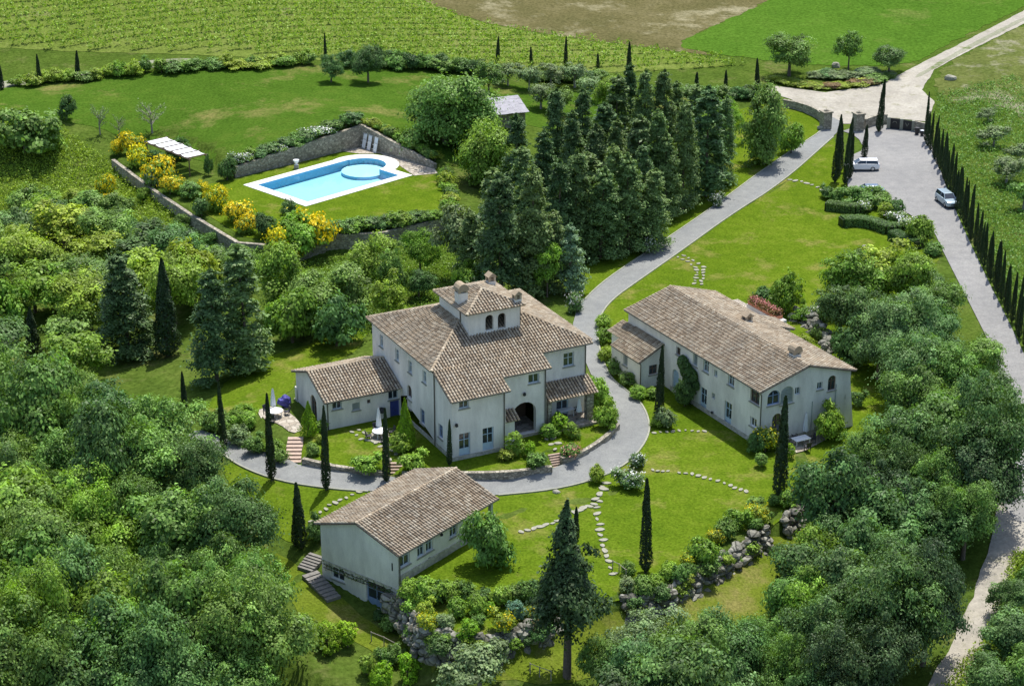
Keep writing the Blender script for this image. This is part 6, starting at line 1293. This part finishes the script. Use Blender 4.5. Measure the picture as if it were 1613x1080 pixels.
# ------------------------------------------------------------------ cars
def car(name, label, px, heading, paint, L=4.7, Wd=1.82, Hh=1.50, estate=True):
    B = g1(px); c = thing(name, label, 'car', (B[0], B[1], B[2]+.09), heading); w = Wd/2; f = L/4.7
    # body sections: x, z bottom, z shoulder, half width bottom, half width shoulder
    sec = [(2.33,.42,.62,.62,.60),(2.25,.30,.74,.78,.74),(1.95,.24,.84,.88,.80),(1.2,.22,.94,.91,.84),(.75,.22,.99,.91,.86),(-1.4,.22,1.00,.91,.87),(-2.05,.25,.99,.88,.83),(-2.27,.34,.93,.80,.76),(-2.33,.45,.80,.70,.68)]
    mb = MB(); vs = []
    for x, zb, zs, wb, ws in sec:
        wb *= w/.91; ws *= w/.91; x *= f
        zm = zb+(zs-zb)*.55; vs += [(x, -wb*.9, zb), (x, -wb, zb+.1), (x, -wb*1.0, zm), (x, -ws, zs), (x, -ws*.6, zs+.03), (x, ws*.6, zs+.03), (x, ws, zs), (x, wb, zm), (x, wb, zb+.1), (x, wb*.9, zb)]
    k = 10; n = len(sec); fs = [(i*k+j, i*k+(j+1) % k, (i+1)*k+(j+1) % k, (i+1)*k+j) for i in range(n-1) for j in range(k)]
    fs += [tuple(reversed(range(k))), tuple(range((n-1)*k, n*k))]; mb.add(vs, fs); bd = mb.build('body', paint, c, True)
    ed = bd.modifiers.new('edge', 'EDGE_SPLIT'); ed.split_angle = R(42)
    # glasshouse and roof
    gb = MB(); rb = MB(); xr = -2.0 if estate else -1.3; base = [(1.05*f, .74*w/.91), (-2.12*f if estate else -1.75*f, .76*w/.91)]; top = [(.30*f, .58*w/.91), (xr*f, .60*w/.91)]
    z0, z1 = .98, Hh-.05
    v = [(base[0][0], -base[0][1], z0), (base[1][0], -base[1][1], z0), (base[1][0], base[1][1], z0), (base[0][0], base[0][1], z0), (top[0][0], -top[0][1], z1), (top[1][0], -top[1][1], z1), (top[1][0], top[1][1], z1), (top[0][0], top[0][1], z1)]
    gb.add(v, [(0, 1, 5, 4), (1, 2, 6, 5), (2, 3, 7, 6), (3, 0, 4, 7), (4, 5, 6, 7)]); gb.build('window_glass', M['cglass'], c)
    t = top; rb.add([(t[0][0]+.04, -t[0][1]-.01, z1), (t[1][0]-.06, -t[1][1]-.01, z1), (t[1][0]-.06, t[1][1]+.01, z1), (t[0][0]+.04, t[0][1]+.01, z1), (t[0][0]-.15, -t[0][1]*.8, Hh), (t[1][0]+.15, -t[1][1]*.8, Hh), (t[1][0]+.15, t[1][1]*.8, Hh), (t[0][0]-.15, t[0][1]*.8, Hh)],
       [(0, 3, 2, 1), (4, 5, 6, 7), (0, 1, 5, 4), (1, 2, 6, 5), (2, 3, 7, 6), (3, 0, 4, 7)])
    for sg in (-1, 1):
        for a, b in (((base[0][0], base[0][1]), (t[0][0], t[0][1])), ((-.45*f, .765*w/.91), (-.5*f, .60*w/.91)), ((base[1][0], base[1][1]), (t[1][0], t[1][1]))):
            rb.tube([(a[0], sg*(a[1]+.005), z0-.02), (b[0], sg*(b[1]+.005), z1+.02)], .045, 5)
    rb.build('roof', paint, c)
    for sx in (1.42, -1.38):
        for sg in (-1, 1):
            wb = MB(); prof = [(.20, -.10), (.31, -.10), (.335, -.05), (.335, .05), (.31, .10), (.20, .10)]
            vv = []; ff = []
            for r_, y in prof:
                for q in range(18): a_ = 2*math.pi*q/18; vv.append((sx*f+r_*math.cos(a_), sg*(w-.09)+y, .335+r_*math.sin(a_)))
            for i in range(5):
                for q in range(18): ff.append((i*18+q, i*18+(q+1) % 18, (i+1)*18+(q+1) % 18, (i+1)*18+q))
            wb.add(vv, ff); ty = wb.build('wheel', M['tyre'], c)
            hb = MB()
            for q in range(5): a_ = 2*math.pi*q/5; hb.obox((sx*f+.1*math.cos(a_), sg*(w-.02), .335+.1*math.sin(a_)), (.11*math.cos(a_), 0, .11*math.sin(a_)), (-.035*math.sin(a_), 0, .035*math.cos(a_)), (0, .012, 0))
            vv = [(sx*f+.21*math.cos(2*math.pi*q/18), sg*(w-.05), .335+.21*math.sin(2*math.pi*q/18)) for q in range(18)]; hb.add(vv, [tuple(range(18))]); hb.build('rim', M['rim'], ty)
    for sg in (-1, 1):
        h = MB(); h.obox((2.19*f, sg*.58*w/.91, .70), (.10, -.05*sg, 0), (.02, .16, 0), (0, 0, .075)); h.build('headlight', M['lampg'], c)
        h = MB(); h.obox((-2.26*f, sg*.62*w/.91, .84), (.05, 0, 0), (0, .11, 0), (0, 0, .11)); h.build('tail_light', simple('tail_lamp_red', (.35, .02, .02), .3) if 'tail_lamp_red' not in bpy.data.materials else bpy.data.materials['tail_lamp_red'], c)
        h = MB(); h.obox((.82*f, sg*(w+.06), 1.02), (.08, 0, 0), (0, .10, 0), (0, 0, .07)); h.build('mirror', paint, c)
    g_ = MB(); g_.obox((2.315*f, 0, .52), (.03, 0, 0), (0, .38, 0), (0, 0, .09)); g_.build('grille', M['ironblack'], c)
    b_ = MB(); b_.box(-2.2*f, 2.2*f, -w*.86, w*.86, .16, .3); b_.build('underbody', M['tyre'], c)
    return c
car('parked_car', 'white estate car parked with its nose towards the cypress clump', (1357, 268), math.pi-.02, M['cwhite'])
car('parked_car', 'silver blue hatchback parked beside the long cypress row', (1491, 322), R(-78), M['csilver'], 4.3, 1.8, 1.55)
car('parked_car', 'slate blue car mostly hidden behind the shrubs of the car park', (1366, 309), math.pi, M['cgrey'], 4.5, 1.8, 1.48, False)

# ------------------------------------------------------------------ garden furniture
def parasol(px, h, label, z=None, r=.22):
    B = g1(px) if z is None else at(px, z); o = thing('closed_parasol', label, 'parasol', tuple(B))
    m = MB(); m.lathe([(.02, 0), (.30, 0), (.30, .08), (.04, .12)], 12); m.build('base', M['stone'], o)
    m = MB(); m.tube([(0, 0, .1), (0, 0, h)], .035, 7); m.build('pole', M['barkp'], o)
    m = MB(); n = 16; prof = [(r*1.25, .75), (r*1.35, .85), (r, h*.6), (r*.62, h*.85), (.07, h-.02)]; vs = []
    for rr_, zz in prof:
        for q in range(n): a_ = 2*math.pi*q/n; k_ = rr_*(1.0 if q % 2 else .72); vs.append((k_*math.cos(a_), k_*math.sin(a_), zz))
    m.add(vs, [(i*n+q, i*n+(q+1) % n, (i+1)*n+(q+1) % n, (i+1)*n+q) for i in range(4) for q in range(n)]); m.build('canopy', M['white'], o)
    return o
def table(px, r, mat, label, z=None, square=None):
    B = g1(px) if z is None else at(px, z); o = thing('garden_table', label, 'table', tuple(B), R(28))
    m = MB()
    if square: m.box(-square[0]/2, square[0]/2, -square[1]/2, square[1]/2, .71, .76)
    else: m.lathe([(.01, .71), (r, .71), (r, .75), (.01, .755)], 20)
    m.build('table_top', mat, o); a, b = (square[0]/2-.12, square[1]/2-.12) if square else (r*.6, r*.6)
    for sx in (-1, 1):
        for sy in (-1, 1): m = MB(); m.box(sx*a-.03, sx*a+.03, sy*b-.03, sy*b+.03, 0, .709); m.build('leg', M['whitep'] if mat == M['white'] else M['darkfurn'], o)
    return o, B
def chair(P, rz, mat, label, group):
    o = thing('garden_chair', label, 'chair', P, rz, group)
    m = MB(); m.box(-.25, .25, -.25, .25, .42, .47); m.build('seat', mat, o)
    m = MB(); m.obox((0, .26, .72), (.25, 0, 0), (0, .02, 0), (0, .05, .25)); m.build('backrest', mat, o)
    for sg in (-1, 1): m = MB(); m.box(sg*.25-.025, sg*.25+.025, -.22, .24, .62, .66); m.box(sg*.25-.02, sg*.25+.02, -.22, -.18, .47, .62); m.build('armrest', mat, o)
    for sx in (-1, 1):
        for sy in (-1, 1): m = MB(); m.box(sx*.21-.025, sx*.21+.025, sy*.21-.025, sy*.21+.025, 0, .419); m.build('leg', mat, o)
def setof(px, r, mat, nch, lab, grp, z=None, square=None, a0=.4):
    o, B = table(px, r, mat, 'white garden table ' + lab, z, square); rr_ = (r if not square else max(square)/2)+.42
    for q in range(nch):
        a_ = a0+2*math.pi*q/nch; P = (B[0]+rr_*math.cos(a_), B[1]+rr_*math.sin(a_), B[2]); chair(P, a_-math.pi/2, M['darkfurn'], 'dark garden chair round the white table ' + lab, grp)
sheet('patio', [(583,684),(592,679),(604,679),(614,684),(615,692),(606,698),(592,698),(583,692)], .09, M['paving'], .6, 2)
sheet('patio', [(403,648),(425,640),(448,645),(470,662),(478,678),(460,684),(440,668),(420,664)], .09, M['paving'], .6, 1)
sheet('patio', [(1232,703),(1244,696),(1300,680),(1303,692),(1262,712),(1243,717)], .10, M['paving'], .6, 0)
setof((599, 689), .75, M['white'], 4, 'on the round patio before the annex', 'chairs before the annex'); parasol((597, 682), 2.7, 'closed white parasol on the round patio before the annex')
setof((434, 657), .75, M['white'], 3, 'on the patio left of the annex', 'chairs left of the annex'); parasol((431, 650), 2.6, 'closed white parasol partly behind the cypress left of the annex')
setof((1261, 701), .7, M['white'], 4, 'at the gable of the farmhouse', 'chairs at the farmhouse gable', None, (1.7, 1.0)); parasol((1268, 690), 2.7, 'closed white parasol against the gable of the farmhouse')
vpz = 1.17
setof((891, 655), .7, M['white'], 3, 'under the porch roof of the villa', 'chairs under the villa porch', vpz, (1.6, .9)); parasol((912, 659), 2.2, 'closed white parasol beside the porch pillar of the villa', vpz)
def bundle():
    B = g1((449, 640)); o = thing('covered_furniture', 'bright blue cover bundled over furniture at the rear corner of the annex', 'furniture cover', tuple(B), R(20)); r = random.Random(4)
    bm = bmesh.new(); bmesh.ops.create_icosphere(bm, subdivisions=3, radius=1)
    for v in bm.verts:
        d = v.co.copy(); k_ = 1+.12*math.sin(d.x*5+1)+.12*math.sin(d.y*7)+.08*math.sin(d.z*9+d.x*4); v.co = Vector((d.x*.85*k_, d.y*.65*k_, max(0, .62+d.z*.7*k_)))
    me = bpy.data.meshes.new('cover'); bm.to_mesh(me); bm.free(); me.materials.append(M['bluecloth']); link('cover', me, o); o.scale = (.78, .78, .85)
    m = MB(); m.obox((.15, -.35, 1.0), (.22, .0, .05), (0, .12, .06), (0, -.02, .04)); m.build('cushion', M['white'], o)
bundle()
# sunbeds leaning on the wall and a white chair on the pool lawn
def sunbed(px, label):
    B = at(px, PZ); n_ = np.array([-pu[0], -pu[1]]); o = thing('sunbed', label, 'sunbed', (B[0], B[1], PZ+.1), math.atan2(-pu[1], -pu[0]), 'sunbeds leaning on the wall')
    m = MB()
    for sg in (-1, 1): m.obox((.35, sg*.31, 1.0), (.27, 0, -.02), (0, .03, 0), (-.0, 0, .0)) if False else m.tube([(.55, sg*.31, 0), (.05, sg*.31, 2.0)], .03, 5)
    m.tube([(.05, -.31, 2.0), (.05, .31, 2.0)], .03, 5); m.tube([(.55, -.31, 0), (.55, .31, 0)], .03, 5); m.build('frame', M['whitep'], o)
    for a_, b_ in ((.04, .60), (.63, .97)):
        m = MB(); p0 = Vector((.55-.5*a_, 0, 2*a_)); p1 = Vector((.55-.5*b_, 0, 2*b_)); m.obox((p0+p1)/2+Vector((.03, 0, .0)), (p1-p0)/2, (0, .29, 0), (.025, 0, .006)); m.build('cushion', M['white'], o)
    for t_ in (.2, .5): m = MB(); p0 = Vector((.55-.5*t_, .28, 2*t_)); m.tube([p0, p0+Vector((.32, 0, .08))], .025, 5); m.tube([p0+Vector((0, -.56, 0)), p0+Vector((.32, -.56, .08))], .025, 5); m.build('leg', M['whitep'], o)
for px, lb in (((577, 233.5), 'white sunbed leaning on the wall, nearest the wall corner'), ((585, 236.5), 'middle white sunbed leaning on the wall by the pool'), ((594.5, 240), 'white sunbed leaning on the wall, furthest from the corner')): sunbed(px, lb)
def shower():
    B = at((467, 266), PZ); o = thing('white_urn', 'white urn on a pedestal on the grass beside the long pool wall', 'urn', (B[0], B[1], PZ+.05)); m = MB(); m.box(-.3, .3, -.3, .3, 0, .5); m.build('pedestal', M['edging'], o)
    m = MB(); m.lathe([(.02, .5), (.22, .5), (.12, .62), (.34, .95), (.40, 1.2), (.34, 1.2), (.05, .95)], 14); m.build('bowl', M['whitep'], o)
shower()
# pergola
def pergola():
    zt_ = 2.35+PZ; c4 = [at(p, zt_) for p in ((231, 225), (261.5, 218), (324, 245), (297.5, 251))]; zs = [h1(q[0], q[1]) for q in c4]
    o = thing('pergola', 'dark timber pergola with white canopy panels among the broom bushes', 'pergola', (c4[0][0], c4[0][1], min(zs))); b0 = np.array([c4[0][0], c4[0][1], min(zs)])
    L = lambda q: Vector((q-b0).tolist()); a, b, c, d = map(L, c4)
    for q, z_ in zip((a, b, c, d), zs): m = MB(); m.tube([(q.x, q.y, z_-b0[2]-.5), (q.x, q.y, q.z)], .09, 6); m.build('post', M['brown'], o)
    for p_, q_ in ((a, d), (b, c)): m = MB(); e_ = (q_-p_).normalized()*.4; m.tube([p_-e_, q_+e_], .10, 6); m.build('beam', M['brown'], o)
    n = 5
    for i in range(n+1): t_ = i/n; p_, q_ = a.lerp(d, t_), b.lerp(c, t_); e_ = (q_-p_).normalized()*.35; m = MB(); m.tube([p_-e_+Vector((0, 0, .16)), q_+e_+Vector((0, 0, .16))], .07, 6); m.build('rafter', M['brown'], o)
    for i in range(n):
        m = MB(); vs = []
        for j in range(5):
            t_ = (i+.1+.8*j/4)/n; sag = -.10*math.sin(math.pi*j/4); vs += [a.lerp(d, t_)+Vector((0, 0, .22+sag)), b.lerp(c, t_)+Vector((0, 0, .22+sag))]
        m.add(vs+[v-Vector((0, 0, .02)) for v in vs], [(2*j, 2*j+1, 2*j+3, 2*j+2) for j in range(4)]+[(10+2*j, 12+2*j, 13+2*j, 11+2*j) for j in range(4)]); m.build('canopy_panel', M['white'], o)
pergola()
# gate pillars, bin enclosure
def pillar(px, ty, label):
    B = g1(px); o = thing('gate_pillar', label, 'gate pillar', tuple(B), R(20)); m = MB(); m.box(-.65, .65, -.65, .65, -.3, 2.5); m.build('shaft', M['stone'], o)
    m = MB(); m.box(-.78, .78, -.78, .78, 2.5, 2.68); m.lathe([(.42, 2.68), (.34, 2.85), (.05, 3.0)], 8); m.build('cap', M['stone'], o)
pillar((1300, 203), 175, 'stone gate pillar left of the driveway entrance'); pillar((1351, 206), 175, 'stone gate pillar right of the driveway entrance')
def encl():
    P = [g1(p) for p in ((1399, 203), (1419, 205), (1438, 207), (1461, 211))]; z_ = P[0][2]; b0 = P[0]
    o = thing('bin_enclosure', 'row of pale posts with two dark panels and a stone wall closing the car park', 'enclosure', (b0[0], b0[1], z_)); L = [Vector((q[0]-b0[0], q[1]-b0[1], 0)) for q in P]
    for q in L: m = MB(); m.box(q.x-.22, q.x+.22, q.y-.22, q.y+.22, -.3, 1.75); m.build('post', M['edging'], o)
    for i in (0, 1):
        d = (L[i+1]-L[i]); c = (L[i]+L[i+1])/2; m = MB(); m.obox(c+Vector((0, 0, .85)), d/2*.72, Vector((-d.y, d.x, 0)).normalized()*.05, (0, 0, .8)); pn = m.build('panel', M['ironblack'], o)
        m = MB(); e_ = Vector((d.y, -d.x, 0)).normalized()*.09; u_ = d.normalized()
        pts = [c+e_+u_*(.28*math.cos(t_))+Vector((0, 0, 1.0+.25*math.sin(t_))) for t_ in np.linspace(0, math.pi, 9)] if i == 0 else [c+e_+u_*x_+Vector((0, 0, 1.25-.5*(1-abs(x_)/.25)*1)) for x_ in np.linspace(-.25, .25, 7)]
        m.tube(pts, .035, 5); m.build('emblem', M['edging'], pn)
    d = L[3]-L[2]; m = MB(); m.obox((L[2]+L[3])/2+Vector((0, 0, .75)), d/2*.8, Vector((-d.y, d.x, 0)).normalized()*.2, (0, 0, 1.0)); m.build('wall_panel', M['stone'], o)
encl()
def bin_(px, label, s_=1.0):
    B = g1(px); o = thing('waste_bin', label, 'bin', (B[0], B[1], B[2]+.1)); m = MB(); m.lathe([(.01, .05), (.27*s_, .05), (.34*s_, .95*s_), (.01, .95*s_)], 12); m.build('bin_body', M['ironblack'], o); m = MB(); m.lathe([(.36*s_, .95*s_), (.34*s_, 1.03*s_), (.01, 1.08*s_)], 12); m.build('lid', M['whitep'] if s_ < 1 else M['ironblack'], o)
bin_((1452, 215), 'small black bin with a pale lid before the stone panel of the enclosure', .8); bin_((1444, 213), 'black bin left of the small bin at the enclosure', 1.0)
# terrace planter with red flowers behind the farmhouse, table there
def planter():
    p = RH.o+RH.u*(ex1-.5)+RH.v*(ey0+.6); z_ = ez+.75; o = thing('flower_planter', 'long planter of red flowers on the roof terrace of the farmhouse', 'planter', (p[0], p[1], z_), R(28.5))
    m = MB(); m.box(-.4, .4, 0, 5.2, 0, .35); m.build('trough', M['terracotta'], o); k = 2600
    Q = np.column_stack([rg.normal(0, .28, k), rg.uniform(.1, 5.1, k), .35+rg.uniform(0, .55, k)]); V_, F_ = leaf_quads(Q, rg.normal(size=(k, 3))+np.array([0, 0, .6]), rg.uniform(.7, 1.3, k)*.09, rg); link('foliage', npmesh('foliage', V_, F_, M['L_red']), o)
    k = 700; Q = np.column_stack([rg.normal(0, .3, k), rg.uniform(.1, 5.1, k), .55+rg.uniform(0, .45, k)]); V_, F_ = leaf_quads(Q, rg.normal(size=(k, 3))+np.array([0, 0, .9]), rg.uniform(.7, 1.3, k)*.08, rg, .8); fo = link('flowers', npmesh('flowers', V_, F_, M['F_pink']), o)
planter()
pp = RH.o+RH.u*(ex1-2.2)+RH.v*(ey0+2.6); chair((pp[0], pp[1], ez+.1), R(120), M['whitep'], 'white chair on the roof terrace of the farmhouse', 'terrace chair')
# rocks behind the farmhouse, pale boulders, pot
rockwall('boulder_wall', [(1252,500),(1275,505),(1292,520),(1300,545),(1296,562)], -.4, 1.1, 'rocky bank behind the farmhouse at the edge of the tree clump', 9, (.6, 1.1), 1.2)
def boulder(px, r_, label, sd, mat='flag'):
    B = g1(px); r = random.Random(sd); bm = bmesh.new(); bmesh.ops.create_icosphere(bm, subdivisions=2, radius=1); ax = [Vector((r.gauss(0, 1), r.gauss(0, 1), r.gauss(0, 1))).normalized() for _ in range(9)]
    for v in bm.verts:
        d = v.co.normalized(); k_ = min([1.0]+[.72/d.dot(a_) for a_ in ax if d.dot(a_) > .3]); v.co = Vector((d.x*k_*r_, d.y*k_*r_*.8, d.z*k_*r_*.7))
    me = bpy.data.meshes.new('boulder'); bm.to_mesh(me); bm.free(); me.materials.append(M[mat]); o = link('boulder', me); o.location = (B[0], B[1], B[2]+r_*.25); prop(o, label, 'boulder')
boulder((1497, 126), 1.0, 'pale boulder on the rough slope beside the dirt road', 1); boulder((1316, 106), .9, 'pale boulder under the roadside trees', 2); boulder((1293, 204), .7, 'pale boulder at the foot of the left gate pillar', 3); boulder((1363, 391), .5, 'small pale stone on the lawn below the hedges', 4); boulder((876, 776), .4, 'small white stone at the driveway edge on the lawn', 5)
def pot():
    a_ = FH.o+FH.u*(fp+.9)+FH.v*(.45); o = thing('terracotta_pot', 'orange terracotta pot on the porch of the small front house', 'pot', (a_[0], a_[1], .1)); m = MB(); m.lathe([(.01, 0), (.28, 0), (.45, .55), (.5, .62), (.42, .62), (.05, .5)], 14); m.build('vessel', M['terracotta'], o)
    k = 260; Q = rg.normal(size=(k, 3))*np.array([.22, .22, .2])+np.array([0, 0, .85]); V_, F_ = leaf_quads(Q, rg.normal(size=(k, 3)), .07*np.ones(k), rg); link('plant', npmesh('plant', V_, F_, M['L_mid']), o)
pot()
# bare vine trained along the cellar wall of the small house
def wire_vine():
    def fw(y, z_, off=.06): p = FH.o+FH.u*(-off)+FH.v*y; return Vector((p[0], p[1], z_))
    b0 = fw(1.0, -3.4); o = thing('trained_vine', 'thin dark vine trained along the cellar wall of the small front house', 'climber', tuple(b0)); m = MB(); r = random.Random(8)
    m.tube([fw(.9, -3.5)-b0, fw(1.0, -2.0)-b0, fw(1.1, -.95)-b0], .045, 5)
    for z_ in (-.85, -1.15): m.tube([fw(y, z_+r.uniform(-.05, .05))-b0 for y in np.linspace(.4, 8.4, 14)], .03, 5)
    for y in np.linspace(.8, 8.0, 16):
        m.tube([fw(y, -.85)-b0, fw(y+r.uniform(-.3, .3), -.85-r.uniform(.2, .5), .10)-b0], .022, 4); m.tube([fw(y, -.85)-b0, fw(y+r.uniform(-.3, .3), -.85+r.uniform(.1, .3), .10)-b0], .022, 4)
    m.build('branches', M['bark'], o); k = 240; Q = np.array([fw(y, -.9+d, .12)-b0 for y, d in zip(rg.uniform(.5, 8.3, k), rg.normal(0, .2, k))]); V_, F_ = leaf_quads(Q, rg.normal(size=(k, 3)), rg.uniform(.7, 1.3, k)*.07, rg); link('foliage', npmesh('foliage', V_, F_, M['L_dark']), o)
wire_vine()
def barrier():
    A, B = g1((1592, 742)), g1((1640, 756)); o = thing('road_barrier', 'white pole barrier across the gravel road at the right edge', 'barrier', tuple(A)); d = Vector((B-A).tolist()); m = MB(); m.tube([(0, 0, .95), (d.x, d.y, d.z+.95)], .07, 6); m.build('pole', M['whitep'], o)
    for t_ in (0, 1): m = MB(); m.box(d.x*t_-.1, d.x*t_+.1, d.y*t_-.1, d.y*t_+.1, -.2+d.z*t_, 1.0+d.z*t_); m.build('post', M['brown'], o)
barrier()
def rail(pts, label):
    P = G(pts); o = thing('wooden_fence', label, 'fence', tuple(P[0])); b0 = Vector(P[0].tolist())
    for q in P: m = MB(); q = Vector(q.tolist())-b0; m.tube([q-Vector((0, 0, .2)), q+Vector((0, 0, .95))], .045, 5); m.build('post', M['barkp'], o)
    m = MB(); m.tube([Vector(q.tolist())-b0+Vector((0, 0, .9)) for q in P], .03, 5); m.build('rail', M['barkp'], o)
rail([(585, 1010), (605, 1018), (628, 1030), (640, 1050)], 'thin wooden rail fence in the bottom garden below the boulder wall')
rail([(965, 898), (975, 903), (986, 912)], 'short wooden rail by the shrubs at the left end of the long boulder wall')
rail([(835, 1060), (850, 1066), (868, 1072)], 'short wooden rail at the bottom edge of the lower lawn')
